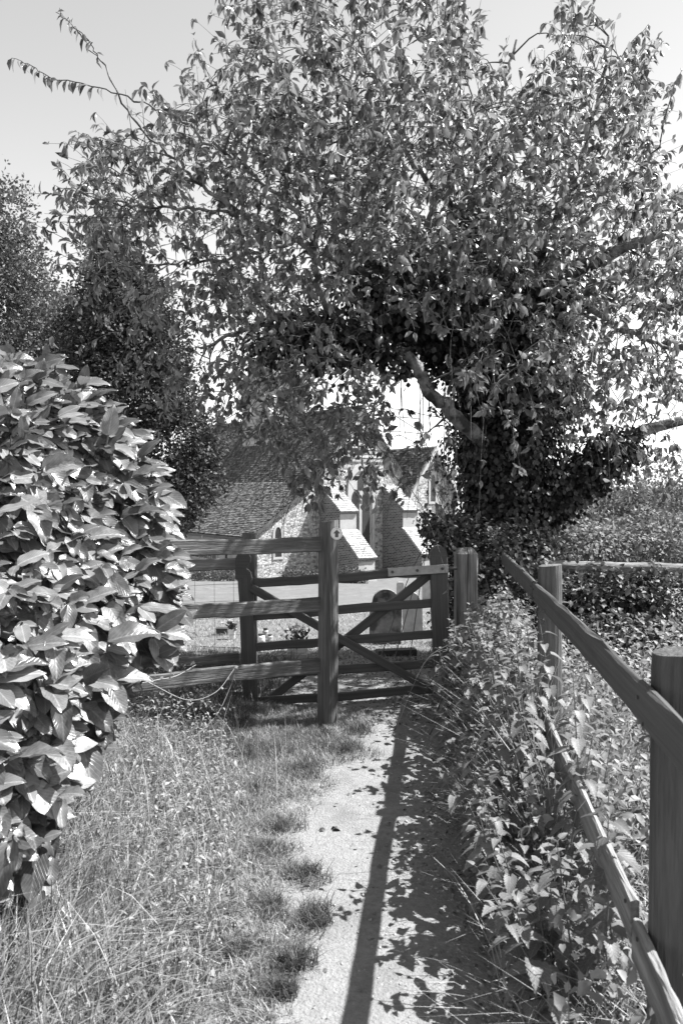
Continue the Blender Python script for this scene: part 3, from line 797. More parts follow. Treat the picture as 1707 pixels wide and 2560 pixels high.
SIL = [(230, 360), (160, 440), (200, 540), (190, 630), (230, 760), (330, 900), (420, 1000), (500, 990), (560, 1090), (640, 1180), (760, 1250), (880, 1230), (960, 1150), (1040, 1250), (1110, 1230), (1130, 1080), (1180, 1050), (1300, 1060), (1450, 1030), (1560, 1130), (1730, 1160), (1730, 560), (1640, 440), (1600, 330), (1630, 220), (1590, 130), (1480, 120), (1430, -30), (1400, 140), (1380, 220), (1330, 260), (1260, 210), (1200, 170), (1150, -40), (640, -40), (640, 90), (540, 130), (490, 260), (400, 250), (330, 320)]
r = np.random.default_rng(21)
n = 9000
tx = r.uniform(150, 1740, n); ty = r.uniform(-60, 1280, n)
ok = inpoly(tx, ty, SIL)
# fewer hanging shoots low down and few in front of the bare left limb
pr = np.full(n, .62)
pr = np.where(tx < 560, .40, pr)
pr = np.where((tx < 520) & (ty > 620), .17, pr)
pr = np.where(ty < 260, .38, pr)
pr = np.where(ty > 960, .22, pr)
pr = np.where((ty > 1000) & (tx < 1100), .24, pr); pr = np.where((ty > 1080) & (tx > 700) & (tx < 1100), .38, pr); pr = np.where((ty > 930) & (ty < 1120) & (tx > 600) & (tx < 960), .68, pr)
pr = np.where((ty > 800) & (ty < 1130) & (tx > 960) & (tx < 1230) & (np.abs((ty - 900) - (tx - 1030) * 1.16) < 110), .05, pr)
pr = np.where((ty > 1000) & (tx > 1180) & (tx < 1500), .12, pr)
ok &= r.random(n) < pr * np.where((tx > 700) & (ty < 950), .86, .72)
tx, ty = tx[ok], ty[ok]
print('tips', len(tx))
rr_ = np.hypot((tx - 960) / 850, (ty - 620) / 800).clip(0, 1)
dc = 7.0 - .9 * (1 - tx / 1700) ; half = 2.3 * np.sqrt(1 - rr_ ** 2 * .9)
td = np.clip(dc + half * r.uniform(-.7, 1.0, len(tx)), 5.5, 10.5)
td = np.where(ty > 960, np.clip(td, 5.6, 8), td)
td = np.where((tx > 1080) & (ty > 1000) & (tx < 1400), np.clip(td, 6.5, 8), td)
TP = np.array([at(a, b_, c) for a, b_, c in zip(tx, ty, td)])
dmin = np.sqrt(((TP[:, None] - NP[None]) ** 2).sum(-1)).min(1) if len(TP) * len(NP) < 5e6 else np.zeros(len(TP))
order = np.argsort(dmin)
cap = len(NP) + len(TP) * 5
AP = np.zeros((cap, 3)); AR = np.zeros(cap); AP[:len(NP)] = NP; AR[:len(NP)] = NR; cnt = len(NP)
twigs = []; LP = []; LD = []
root = at(1280, 950, 7.9)
for i in order:
    p = TP[i]; dv = p - AP[:cnt]; d2 = (dv ** 2).sum(1)
    rad = ((AP[:cnt] - root) ** 2).sum(1); rp = ((p - root) ** 2).sum()
    cost = np.sqrt(d2) + np.where(rad > rp, .6, 0) + np.where(AR[:cnt] < .004, .15, 0)
    k = int(np.argmin(cost)); s = AP[k]; L = math.sqrt(d2[k]) + 1e-6
    if L > 1.6: pass
    outd = (s - root); outd = outd / (np.linalg.norm(outd) + 1e-6)
    mid = (s + p) / 2 + outd * L * .12 + r.normal(0, L * .07, 3) + [0, 0, .05 * L]
    Q, _ = smooth_path([s, mid, p], [1, 1, 1], 3)
    r0 = min(AR[k] * .85, .008 + .010 * L)
    RR = np.linspace(max(r0, .0035), .0028, len(Q))
    # leafy shoot beyond the tip: grows out then droops
    dirn = (p - s) / L
    dirn = dirn * .7 + outd * .4 + r.normal(0, .35, 3) + [0, 0, .15]; dirn /= np.linalg.norm(dirn)
    sl = r.uniform(.22, .5)
    droop = r.uniform(-.05, .3) if ty[i] < 850 else r.uniform(.5, 1.1)
    t_ = np.linspace(0, 1, 5)[1:, None]
    sh = p + dirn * sl * t_ + np.array([0, 0, -droop * sl]) * t_ ** 2
    Q = np.vstack([Q, sh]); RR = np.concatenate([RR, np.linspace(.0026, .0012, 4)])
    twigs.append((Q, RR))
    m_ = len(Q)
    AP[cnt:cnt + 4] = Q[2:6]; AR[cnt:cnt + 4] = np.clip(RR[2:6], .0025, 1); cnt += 4
    # leaves along the shoot (and a little before it)
    seg = np.vstack([Q[-7:]]); cum = np.concatenate([[0], np.cumsum(np.linalg.norm(np.diff(seg, axis=0), axis=1))])
    nsp = r.integers(4, 7)
    for u in np.concatenate([r.uniform(.05, .8, nsp - 1), [1.0]]):     # spurs: whorls of drooping leaves
        q = np.array([np.interp(u * cum[-1], cum, seg[:, a]) for a in range(3)]); sp = r.normal(0, .5, 3)
        for k2 in range(r.integers(2, 5)):
            LP.append(q + r.normal(0, .008, 3)); LD.append(dirn * .4 + sp * .35 + r.normal(0, .55, 3) + [0, 0, -.7])
# explicit long leafy twigs reaching out over the sky at the left
for ch in ([(320, 240, 5.8), (230, 215, 5.7), (130, 195, 5.6), (80, 165, 5.6), (30, 145, 5.6)], [(250, 150, 5.8), (225, 110, 5.75), (180, 60, 5.7), (140, 30, 5.7)], [(330, 520, 6), (260, 500, 5.9), (190, 480, 5.9), (135, 462, 5.9)],
           [(330, 650, 6.2), (270, 655, 6.2), (200, 650, 6.2)], [(420, 390, 6), (330, 370, 5.9), (250, 345, 5.9), (215, 335, 5.8)], [(330, 440, 6), (260, 420, 5.9), (190, 420, 5.9)], [(1650, 350, 6.9), (1680, 230, 6.8), (1700, 170, 6.8)], [(1500, 230, 7.2), (1560, 130, 7), (1620, 60, 7)], [(1290, 250, 8), (1350, 160, 7.6), (1410, 115, 7.5)], [(1520, 90, 7.2), (1490, 40, 7.1), (1470, 20, 7)], [(420, 720, 6.4), (330, 770, 6.4), (235, 790, 6.3)]):
    Q, RR = smooth_path([at(*q) for q in ch], np.linspace(.006, .002, len(ch)), 5, .006, r); twigs.append((Q, RR))
    cum = np.concatenate([[0], np.cumsum(np.linalg.norm(np.diff(Q, axis=0), axis=1))]); dv = Q[-1] - Q[0]; dv /= np.linalg.norm(dv)
    for u in np.arange(.03, cum[-1], .022):
        q = np.array([np.interp(u, cum, Q[:, a]) for a in range(3)]); LP.append(q); LD.append(dv * .35 + r.normal(0, .5, 3) + [0, 0, -1.0])
V, Fc = tube_arrays(twigs, 4); obj('twigs', V, Fc, M_twig, cherry)['kind'] = 'stuff'
LP = np.array(LP); LD = np.array(LD); n = len(LP)
N = rand_unit(n, r) * .9 + (LP - (root + [0, 0, -.5])) * .25 + [0, -.2, .4]
size = r.uniform(.055, .104, n) * np.where(LP[:, 2] > 3.2, 1, .9)
lx, ly, ld = proj(LP)
la = np.array([1030., 895.]); lb = np.array([1222., 1125.]); tt = (((lx - la[0]) * (lb - la)[0] + (ly - la[1]) * (lb - la)[1]) / ((lb - la) ** 2).sum()).clip(0, 1)
clear = (np.hypot(lx - la[0] - tt * (lb - la)[0], ly + 14 - la[1] - tt * (lb - la)[1]) > 40) | (ld > 7.9) | (r.random(n) < .08)
lowc = np.interp(lx, [450, 540, 640, 700, 780, 900, 1000, 1100], [1040, 1085, 1120, 1165, 1245, 1250, 1230, 1290])
clear &= ~((lx > 430) & (lx < 1120) & (ly > lowc + np.where(lx > 700, 25, -25)))
clear &= ~((lx > 540) & (lx < 690) & (ly > 1080) & (r.random(n) < .6))
for Lb in LIMBS[1:]:
    Q, _ = smooth_path([at(*q[:3]) for q in Lb], [q[3] for q in Lb], 10); qx, qy, qd = proj(Q)
    D2 = np.hypot(lx[:, None] - qx[None], ly[:, None] - qy[None]); j = D2.argmin(1); clear &= ~((D2.min(1) < 26) & (ld < qd[j]) & (r.random(n) < .6))
LP, LD, N, size = LP[clear], LD[clear], N[clear], size[clear]; n = len(LP)
leaves(cherry, LP, orient(LD, N), np.stack([size * r.uniform(.7, .95, n), size, size], 1), leaf_simple(.2, .25, .27), M_cherry, n_parts=300)
print('cherry leaves', n)
# ivy on trunk and limbs
ivy = empty('ivy', at(1268, 1430, 8.0) * [1, 1, 0] + [0, 0, float(gz(1.3, 8.0))], 'dense dark ivy climbing the cherry trunk and its lower limbs', 'ivy')
r = np.random.default_rng(77)
IV = []; IU = []
def ivy_on(limb, n, rad, a=0, b_=1, hang=0):
    P = np.array([at(*q[:3]) for q in LIMBS[limb]]); Q, R = smooth_path(P, [q[3] for q in LIMBS[limb]], 10)
    u = r.uniform(a, b_, n) * (len(Q) - 1); i = u.astype(int).clip(0, len(Q) - 2); f = (u - i)[:, None]
    c = Q[i] * (1 - f) + Q[i + 1] * f; U = rand_unit(n, r)
    lump = .75 + .5 * (.5 + .5 * np.sin(u * 1.9 + limb)) * (.5 + .5 * np.sin(u * .7 + 2))
    IV.append(c + U * (rad * lump * r.uniform(.55, 1.05, n))[:, None] - [0, 0, 1] * (r.random(n)[:, None] * hang)); IU.append(U)
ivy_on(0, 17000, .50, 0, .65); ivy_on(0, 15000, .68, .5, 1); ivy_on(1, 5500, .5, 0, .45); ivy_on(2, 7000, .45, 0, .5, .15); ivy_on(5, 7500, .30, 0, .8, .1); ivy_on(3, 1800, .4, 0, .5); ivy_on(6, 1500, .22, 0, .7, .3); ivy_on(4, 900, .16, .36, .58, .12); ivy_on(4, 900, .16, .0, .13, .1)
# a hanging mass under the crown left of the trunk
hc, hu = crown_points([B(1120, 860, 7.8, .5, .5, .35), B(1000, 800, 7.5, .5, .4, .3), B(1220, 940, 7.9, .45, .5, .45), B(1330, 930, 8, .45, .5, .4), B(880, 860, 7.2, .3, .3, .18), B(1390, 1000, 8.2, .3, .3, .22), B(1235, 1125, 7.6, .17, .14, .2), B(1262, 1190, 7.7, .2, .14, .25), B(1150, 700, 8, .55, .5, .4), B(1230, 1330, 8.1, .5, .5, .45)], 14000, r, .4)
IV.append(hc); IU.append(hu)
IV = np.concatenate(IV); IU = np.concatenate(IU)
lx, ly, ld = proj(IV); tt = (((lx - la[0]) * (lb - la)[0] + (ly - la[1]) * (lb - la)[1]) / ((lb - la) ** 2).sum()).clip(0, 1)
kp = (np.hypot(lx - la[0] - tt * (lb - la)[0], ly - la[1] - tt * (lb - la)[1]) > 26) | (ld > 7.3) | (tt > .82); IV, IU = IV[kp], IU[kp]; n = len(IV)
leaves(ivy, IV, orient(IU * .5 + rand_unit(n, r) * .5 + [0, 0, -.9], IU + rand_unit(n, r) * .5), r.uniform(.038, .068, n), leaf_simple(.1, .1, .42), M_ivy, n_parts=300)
vines = []
for k in range(9):
    x = r.uniform(1000, 1130); y = r.uniform(900, 980); P0 = at(x, y, 7.2 + r.uniform(-.3, .3)); L = r.uniform(.5, 1.5)
    vines.append(smooth_path([P0, P0 + [r.normal(0, .04), 0, -L * .5], P0 + [r.normal(0, .07), 0, -L]], [.004, .003, .002], 4))
V, Fc = tube_arrays(vines, 4); obj('hanging_stems', V, Fc, M_twig, ivy)['kind'] = 'stuff'

# ------------------------------------------------------------------ fences and gate
def round_post(name, base, h, rad, m, parent, top_tilt=.02, lean=(0, 0), seed=0, split=True):
    r_ = np.random.default_rng(seed); sides = 20; lv = [-.25, 0, .15, .4, .7, .85, .97, 1.0]
    V = []; Fc = []
    for t in lv:
        for k in range(sides):
            a = 2 * math.pi * k / sides
            rr = rad * (1 + .02 * math.sin(3 * a + t * 5) + r_.normal(0, .004)) * (1 - .05 * max(t, 0)) * (.955 if t == 1.0 else 1)
            if split and k in (13, 14) and t > .1: rr *= .93 if k == 13 else .97
            z = h * t + (top_tilt * math.cos(a) if t > .95 else 0)
            V.append((lean[0] * t + rr * math.cos(a), lean[1] * t + rr * math.sin(a), z))
    for i in range(len(lv) - 1):
        for k in range(sides):
            a = i * sides + k; b_ = i * sides + (k + 1) % sides
            Fc.append((a, b_, b_ + sides, a + sides))
    n0 = (len(lv) - 1) * sides; V.append((lean[0], lean[1], h + .001)); c = len(V) - 1
    for k in range(sides): Fc.append((n0 + k, n0 + (k + 1) % sides, c))
    return obj(name, V, Fc, m, parent, Matrix.Translation(Vector(base)), local=True)

# front-left rail fence ending at the round waymark post
pb = at(818, 1815, 5.4); pb[2] = float(gz(pb[0], pb[1]))
fence1 = empty('rail_fence', pb, 'three rail wooden fence running from the round waymark post into the laurel', 'fence')
post1 = round_post('post', pb, 1.39 - pb[2], .070, M_post, fence1, .012, (.012, 0), 3)
h_ = np.array([-math.sin(PHI), math.cos(PHI), 0]); fd = .905 * rt + .42 * h_      # fence direction to the right and away
for (zt, zb) in ((1.287, 1.190), (.885, .795), (.475, .378)):
    zc = (zt + zb) / 2; e1 = np.array([pb[0], pb[1], zc]) - fd * .055 + h_ * .0; e0 = e1 - fd * 2.7
    e0[2] += r.normal(0, .004)
    plank('rail', e0, e1, zt - zb, .038, M_wood, fence1, n=26, jit=.004)
e = np.array([pb[0], pb[1], 0]) - fd * 2.62 + h_ * .08; round_post('post', (e[0], e[1], float(gz(e[0], e[1]))), 1.3, .07, M_post, fence1, seed=4)
# waymark disc with an arrow
dz = at(841, 1334, 5.31)
nrm = -h_ * .985 + rt * .17; nrm /= np.linalg.norm(nrm)
DM = frame(dz, np.cross([0, 0, 1.], nrm) * 1.0)   # local x right-ish, local y = into post, z up
disc = empty('waymark_disc', dz, 'round white waymark disc with a dark upward arrow on the round post', 'sign', M=DM)
def ringdisc(rad, y0, y1, n=40):
    V = [(rad * math.cos(2 * math.pi * k / n), y0, rad * math.sin(2 * math.pi * k / n)) for k in range(n)] + [(rad * math.cos(2 * math.pi * k / n), y1, rad * math.sin(2 * math.pi * k / n)) for k in range(n)]
    return V, [tuple(range(n)), tuple(range(2 * n - 1, n - 1, -1))] + [((k + 1) % n, k, k + n, (k + 1) % n + n) for k in range(n)]
V, Fc = ringdisc(.040, -.010, -.004); obj('disc_plate', V, Fc, M_white, disc, DM, local=True)
V = [(x, -.0115, z) for x, z in ((-.011, -.024), (.011, -.024), (.011, .002), (.024, .002), (0, .027), (-.024, .002), (-.011, .002))]
obj('arrow', V, [(0, 1, 2, 6), (5, 6, 2, 3, 4)], M_ink, disc, DM, local=True)
V, Fc = arch_ring([(.0355 * math.cos(a), .0355 * math.sin(a)) for a in np.linspace(0, 6.283, 40, endpoint=False)], [(.0345 * math.cos(a), .0345 * math.sin(a)) for a in np.linspace(0, 6.283, 40, endpoint=False)], -.011, -.0105)
obj('border_line', V, Fc, M_ink, disc, DM, local=True)

# gate, built from measured points in its own plane
GD = 5.9
def G(x, y, d=GD): return at(x / 1.823 + 380, y / 1.823 + 1280, d)
gate = empty('field_gate', G(435, 905), 'dark five bar wooden gate with crossed braces, slightly sagging towards its latch end', 'gate')
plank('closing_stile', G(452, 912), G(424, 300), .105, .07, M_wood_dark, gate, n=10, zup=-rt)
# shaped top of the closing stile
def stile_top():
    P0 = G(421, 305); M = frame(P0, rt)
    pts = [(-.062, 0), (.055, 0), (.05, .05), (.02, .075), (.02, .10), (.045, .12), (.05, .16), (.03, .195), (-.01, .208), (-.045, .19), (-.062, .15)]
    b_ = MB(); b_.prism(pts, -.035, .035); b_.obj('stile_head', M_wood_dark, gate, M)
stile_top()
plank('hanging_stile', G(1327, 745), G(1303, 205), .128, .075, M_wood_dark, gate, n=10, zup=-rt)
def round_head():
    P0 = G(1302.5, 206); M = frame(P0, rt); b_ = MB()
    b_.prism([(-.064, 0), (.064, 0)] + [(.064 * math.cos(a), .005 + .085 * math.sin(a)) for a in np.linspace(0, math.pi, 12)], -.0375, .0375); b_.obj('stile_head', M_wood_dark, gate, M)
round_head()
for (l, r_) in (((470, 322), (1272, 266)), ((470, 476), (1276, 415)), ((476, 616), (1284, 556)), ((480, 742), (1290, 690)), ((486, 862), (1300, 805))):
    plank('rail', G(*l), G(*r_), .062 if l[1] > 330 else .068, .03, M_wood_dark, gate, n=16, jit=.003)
plank('brace', G(452, 345, GD - .035), G(1262, 805, GD - .035), .062, .025, M_wood_dark, gate, n=12, jit=.002)
plank('brace', G(1262, 285, GD + .036), G(490, 890, GD + .036), .066, .025, M_wood_dark, gate, n=12, jit=.002)
hs = plank('hinge_strap', G(1075, 275, GD - .045), G(1350, 257, GD - .045), .062, .007, M_metal, gate, n=4, jit=.0004, ch=.001)
for x, y in ((1095, 273), (1208, 266), (1322, 258)):
    c = G(x, y, GD - .05); V, Fc = ringdisc(.011, -.008, 0, 10); obj('bolt', V, Fc, M_bolt, gate, frame(c, rt), local=True)
ep = G(1345, 257, GD - .03); V, Fc = tube_arrays([(np.array([ep, ep + rt * .07]), np.array([.012, .012]))], 8); obj('hinge_pin', V, Fc, M_bolt, gate)

def square_post(name, base, h, w_, m, parent, label=None, pointed=.04, M=None, crack=False, seed=1):
    r_ = np.random.default_rng(seed)
    M = frame(base, rt) if M is None else M
    b_ = MB(); ch = .008; k = w_ / 2
    prof = [(-k + ch, -k), (k - ch, -k), (k, -k + ch), (k, k - ch), (k - ch, k), (-k + ch, k), (-k, k - ch), (-k, -k + ch)]
    if crack: prof = [(-k + ch, -k), (-.002, -k + .001), (.0015, -k + .03), (.005, -k + .001), (k - ch, -k), (k, -k + ch), (k, k - ch), (k - ch, k), (-k + ch, k), (-k, k - ch), (-k, -k + ch)]
    n_ = len(prof); V = []; lv = np.linspace(-.3, h, 9)
    for z in lv:
        for (x, y) in prof: V.append((x + r_.normal(0, .001), y, z))
    for (x, y) in prof: V.append((x * .62, y * .62, h + pointed))
    V.append((0, 0, h + pointed + .006))
    Fc = []
    for i in range(9):
        for j in range(n_):
            a = i * n_ + j; b2 = i * n_ + (j + 1) % n_; Fc.append((a, b2, b2 + n_, a + n_))
    for j in range(n_): Fc.append((9 * n_ + j, 9 * n_ + (j + 1) % n_, len(V) - 1))
    return obj(name, V, Fc, m, parent, M, local=True)
hp = at(1163, 1640, 6.02); hp[2] = float(gz(hp[0], hp[1]))
gp_ = square_post('gate_post', hp, 1.155 - hp[2] - .03, .158, M_postpale, None, crack=True)
tag(gp_, 'thick pale square gate post with pointed top and a long split, hinge side', 'post')
# rear fence left of the gate with its latch post
lp = G(447, 600, 6.1); lp[2] = float(gz(lp[0], lp[1]))
rear = empty('rear_fence', lp, 'low rail fence with wire netting behind the waymark fence', 'fence')
square_post('latch_post', lp, 1.24, .105, M_post, rear, pointed=.0)
for (y0, y1, d0) in ((243, 236, 6.07), (690, 662, 6.07), (450, 428, 6.07)):
    if y0 == 450: continue
    e1 = G(395, y1, d0); e0 = e1 - (.93 * rt + .3 * h_) * 2.2; e0[2] = e1[2]
    plank('rail', e0, e1, .085 if y0 == 243 else .075, .035, M_wood_pale if y0 == 243 else M_wood, rear, n=14)
wires = []
e1 = G(400, 300, 6.13); dl = -(.93 * rt + .3 * h_)
for z in np.arange(.1, 1.0, .13): wires.append((np.array([[*(e1 + dl * a)[:2], z + .004 * math.sin(a * 9)] for a in np.linspace(0, 2.2, 12)]), np.full(12, .0014)))
for a in np.arange(.05, 2.2, .15): q = e1 + dl * a; wires.append((np.array([[q[0], q[1], .08], [q[0] + .004, q[1], .5], [q[0], q[1], 1.0]]), np.full(3, .0014)))
V, Fc = tube_arrays(wires, 4); obj('wire_netting', V, Fc, M_wire, rear)

# right-hand fence along the path
XF = .47
rf_ = empty('path_fence', (XF + .1, 4.05, 0), 'two rail wooden fence running along the path beside the nettles', 'fence')
def seg(z, h, ya, yb, za=0, zb=0, m=M_wood_dark, t=.02, x=XF): plank('rail', (x + t / 2, ya, z - h / 2 + za), (x + t / 2, yb, z - h / 2 + zb), h, t, m, rf_, n=30, jit=.003)
seg(1.142, .10, 4.12, 6.05, 0, .0); seg(1.142, .10, .45, 4.105, -.004, -.004)
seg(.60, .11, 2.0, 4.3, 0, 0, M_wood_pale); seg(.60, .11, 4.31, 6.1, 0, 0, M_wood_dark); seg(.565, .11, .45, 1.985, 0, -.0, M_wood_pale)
for k, y in enumerate((1.93, 4.08)):
    round_post('post', (XF + .02 + .064, y, float(gz(XF + .1, y))), 1.225 - float(gz(XF + .1, y)), .062, M_post_dark if k == 0 else M_post, rf_, .006, (0, 0), 10 + k)
for y, z in ((4.16, 1.11), (4.16, 1.065), (4.05, 1.108), (4.05, 1.062), (1.95, 1.11), (1.9, 1.06), (6.0, 1.1), (6.0, 1.06), (4.22, .57), (4.22, .53), (2.05, .57), (1.93, .54)):
    V, Fc = ringdisc(.005, -.004, .002, 8); obj('nail', V, Fc, M_bolt, rf_, frame((XF - .001, y, z), (0, -1, 0)), local=True)
P = scatter_ground(420, .38, .47, 2.9, 4.5, r); n = len(P)
tag(blades(P, r.uniform(.5, .95, n), r.uniform(.004, .007, n), r.uniform(.1, .7, n), mat('tall_stem_grass', .26, .25, 4, .5, 0, 40, .4, trans=.25, island=.5, tcol=1.2), 'rail_grass', r=r), 'tall pale grass standing against the lower rail of the path fence', 'grass', kind='stuff')
# horizontal log rail beyond
a0 = at(1318, 1412, 7.3); a1 = at(1660, 1420, 7.3); 
lrf = empty('log_rail_fence', (a0[0], a0[1], float(gz(a0[0], a0[1]))), 'horizontal round log rail on short posts beyond the path fence', 'fence')
Q = np.array([a0 + (a1 + (a1 - a0) * .4 - a0) * t for t in np.linspace(0, 1, 14)]); Q += r.normal(0, .004, Q.shape)
V, Fc = tube_arrays([(np.vstack([Q[:1] - rt * .001, Q, Q[-1:]]), np.concatenate([[.001], np.full(14, .046) + r.normal(0, .002, 14), [.001]]))], 14); obj('log', V, Fc, M_wood_pale, lrf)
for t in (.28, .75):
    q = a0 + (a1 + (a1 - a0) * .4 - a0) * t + h_ * .11; z0 = float(gz(q[0], q[1])); round_post('post', (q[0], q[1], z0), q[2] - z0 + .02, .05, M_post, lrf, seed=30)
q = at(1430, 1400, 7.45); z0 = float(gz(q[0], q[1])); 

# ------------------------------------------------------------------ churchyard things
def headstone(name, label, px, py, wpx, hpx, th=.09, m=M_head, tilt=0, kind='round'):
    g = gp(px, py); d = float((g - CAM) @ fw); w_ = wpx / F * d; hh = hpx / F * d
    k = w_ / 2; n_ = 12
    if kind == 'round':
        pts = [(-k, -.15), (k, -.15), (k * 1.02, hh * .72), (k * .86, hh * .76)] + [(k * .86 * math.cos(a), hh * .76 + hh * .24 * math.sin(a)) for a in np.linspace(.15, math.pi - .15, n_)] + [(-k * .86, hh * .76), (-k * 1.02, hh * .72)]
    else: pts = [(-k, -.15), (k, -.15), (k, hh * .9), (k * .6, hh), (-k * .6, hh), (-k, hh * .9)]
    b_ = MB(); b_.prism(pts, -th / 2, th / 2)
    M = frame(g, rt) @ Matrix.Rotation(math.radians(tilt), 4, 'Y')
    return tag(b_.obj(name, m, None, M), label, 'gravestone', 'gravestones behind the gate')
headstone('headstone', 'large round topped headstone blotched with lichen, seen through the gate', 962, 1612, 78, 140, tilt=1)
headstone('headstone', 'smaller pale round topped headstone beyond the large one', 1032, 1588, 48, 108, m=M_slab, tilt=-2)
headstone('headstone', 'low square topped stone standing on the lawn near the buttress', 1000, 1500, 18, 45, m=M_slab, kind='sq')
headstone('headstone', 'pale headstone partly hidden by the hanging stile of the gate', 1075, 1500, 40, 62, m=M_slab)
def place(px, py): g = gp(px, py); return g, float((g - CAM) @ fw)
def lathe(prof, n=14):
    V = []; Fc = []
    for (r_, z) in prof:
        for k in range(n): V.append((r_ * math.cos(2 * math.pi * k / n), r_ * math.sin(2 * math.pi * k / n), z))
    for i in range(len(prof) - 1):
        for k in range(n): a = i * n + k; b_ = i * n + (k + 1) % n; Fc.append((a, b_, b_ + n, a + n))
    Fc.append(tuple(range(n - 1, -1, -1))); Fc.append(tuple((len(prof) - 1) * n + k for k in range(n)))
    return V, Fc
def bouquet(name, label, base, h, spread, seed, petals=26, flm=M_petal):
    r_ = np.random.default_rng(seed); t = empty(name, base, label, 'flowers')
    st = []; C = []
    for k in range(16):
        e_ = np.array([r_.normal(0, spread), r_.normal(0, spread * .7), h * r_.uniform(.6, 1.05)]); st.append((np.array([base, base + e_ * .5 + [0, 0, .02], base + e_]), np.array([.003, .002, .002]))); C.append(base + e_)
    V, Fc = tube_arrays(st, 4); obj('stems', V, Fc, M_stem, t)
    C = np.array(C); P = np.repeat(C, 7, 0); D = rand_unit(len(P), r_) + [0, 0, .3]
    leaves(t, P, orient(D, rand_unit(len(P), r_)), r_.uniform(.018, .03, len(P)), leaf_diamond(.4), flm, joined='petals')
    P = base + np.stack([r_.normal(0, spread * .8, 60), r_.normal(0, spread * .6, 60), r_.uniform(.1, .8, 60) * h], -1)
    leaves(t, P, orient(rand_unit(60, r_) + [0, 0, .5], rand_unit(60, r_)), r_.uniform(.04, .07, 60), leaf_simple(), M_bramble, joined='leaves')
    return t
g, d = place(581, 1600); s_ = d / F
V, Fc = lathe([(.6 * 9 * s_, 0), (10.5 * s_, 26 * s_), (11.5 * s_, 28 * s_), (9.5 * s_, 28 * s_), (9 * s_, 24 * s_)]); tag(obj('flower_pot', V, Fc, M_white, None, Matrix.Translation(Vector(g)), local=True), 'white tapered flower pot on the lawn behind the rear fence', 'pot')
bouquet('potted_flowers', 'bunch of pale flowers standing in the white pot', g + [0, 0, 24 * s_], 24 * s_, 8 * s_, 1)
g, d = place(556, 1586); s_ = d / F
b_ = MB(); b_.box(-14 * s_, 14 * s_, -.06, .06, 0, 15 * s_); b_.box(-15 * s_, 15 * s_, -.07, .07, 15 * s_, 17 * s_); tag(b_.obj('planter_box', M_darkp, None, frame(g, rt)), 'small dark box planter beside the white flower pot', 'planter')
g, d = place(742, 1645); s_ = d / F
b_ = MB(); b_.box(-26 * s_, 26 * s_, -.16, .16, -.02, 17 * s_); b_.box(-22 * s_, 22 * s_, -.13, .13, 17 * s_, 21 * s_); tag(b_.obj('grave_slab', M_slab, None, frame(g, rt)), 'low pale stone grave block just behind the gate', 'grave')
bouquet('grave_flowers', 'loose bouquet of flowers standing on the pale grave block', g + [0, 0, 21 * s_], 62 * s_, 20 * s_, 2)
for px, py, wd, hh, mm, lb in ((653, 1606, 10, 20, M_white, 'squat white jar on the grave, nearest the gate stile'), (664, 1596, 7.5, 24, M_slab, 'tall pale jar with a dark lid between the white jars'), (675, 1604, 7.5, 17, M_slab, 'small grey jar standing right beside the tall one')):
    g, d = place(px, py); s_ = d / F; t = empty('grave_jar', g, lb, 'jar', 'jars on the grave'); M = Matrix.Translation(Vector(g))
    V, Fc = lathe([(wd * .8 * s_, 0), (wd * s_, hh * .3 * s_), (wd * s_, hh * .75 * s_), (wd * .7 * s_, hh * .9 * s_)]); obj('jar', V, Fc, mm, t, M, local=True)
    V, Fc = lathe([(wd * .75 * s_, hh * .9 * s_), (wd * .75 * s_, hh * 1.1 * s_)]); obj('lid', V, Fc, M_darkp, t, M, local=True)
g, d = place(990, 1640); b_ = MB(); b_.box(-.2, .2, -.06, .06, -.05, .07); tag(b_.obj('timber_edging', M_wood_dark, None, frame(g, rt + h_ * .2)), 'short dark timber edging piece lying before the large headstone', 'timber')
g, d = place(1028, 1578); V, Fc = tube_arrays([(np.array([g, g + up * .34 - rt * .09]), np.array([.008, .006]))], 6); tag(obj('garden_cane', V, Fc, M_bolt), 'thin dark leaning stake between the two round headstones', 'stake')

# ------------------------------------------------------------------ laurel bush
laurel = empty('laurel_bush', (-1.75, 3.2, float(gz(-1.75, 3.2))), 'large laurel bush with big glossy leaves overhanging the grass', 'bush')
r = np.random.default_rng(5)
BS = [(20, 880), (100, 890), (170, 930), (240, 980), (290, 1050), (350, 1110), (400, 1190), (400, 1330), (430, 1410), (450, 1540), (400, 1640), (330, 1650), (290, 1740), (230, 1880), (180, 1900), (140, 2080), (110, 2220), (-200, 2260), (-200, 860)]
n = 5000; bx = r.uniform(-190, 470, n); by = r.uniform(830, 2250, n); ok = inpoly(bx, by, BS); bx, by = bx[ok], by[ok]
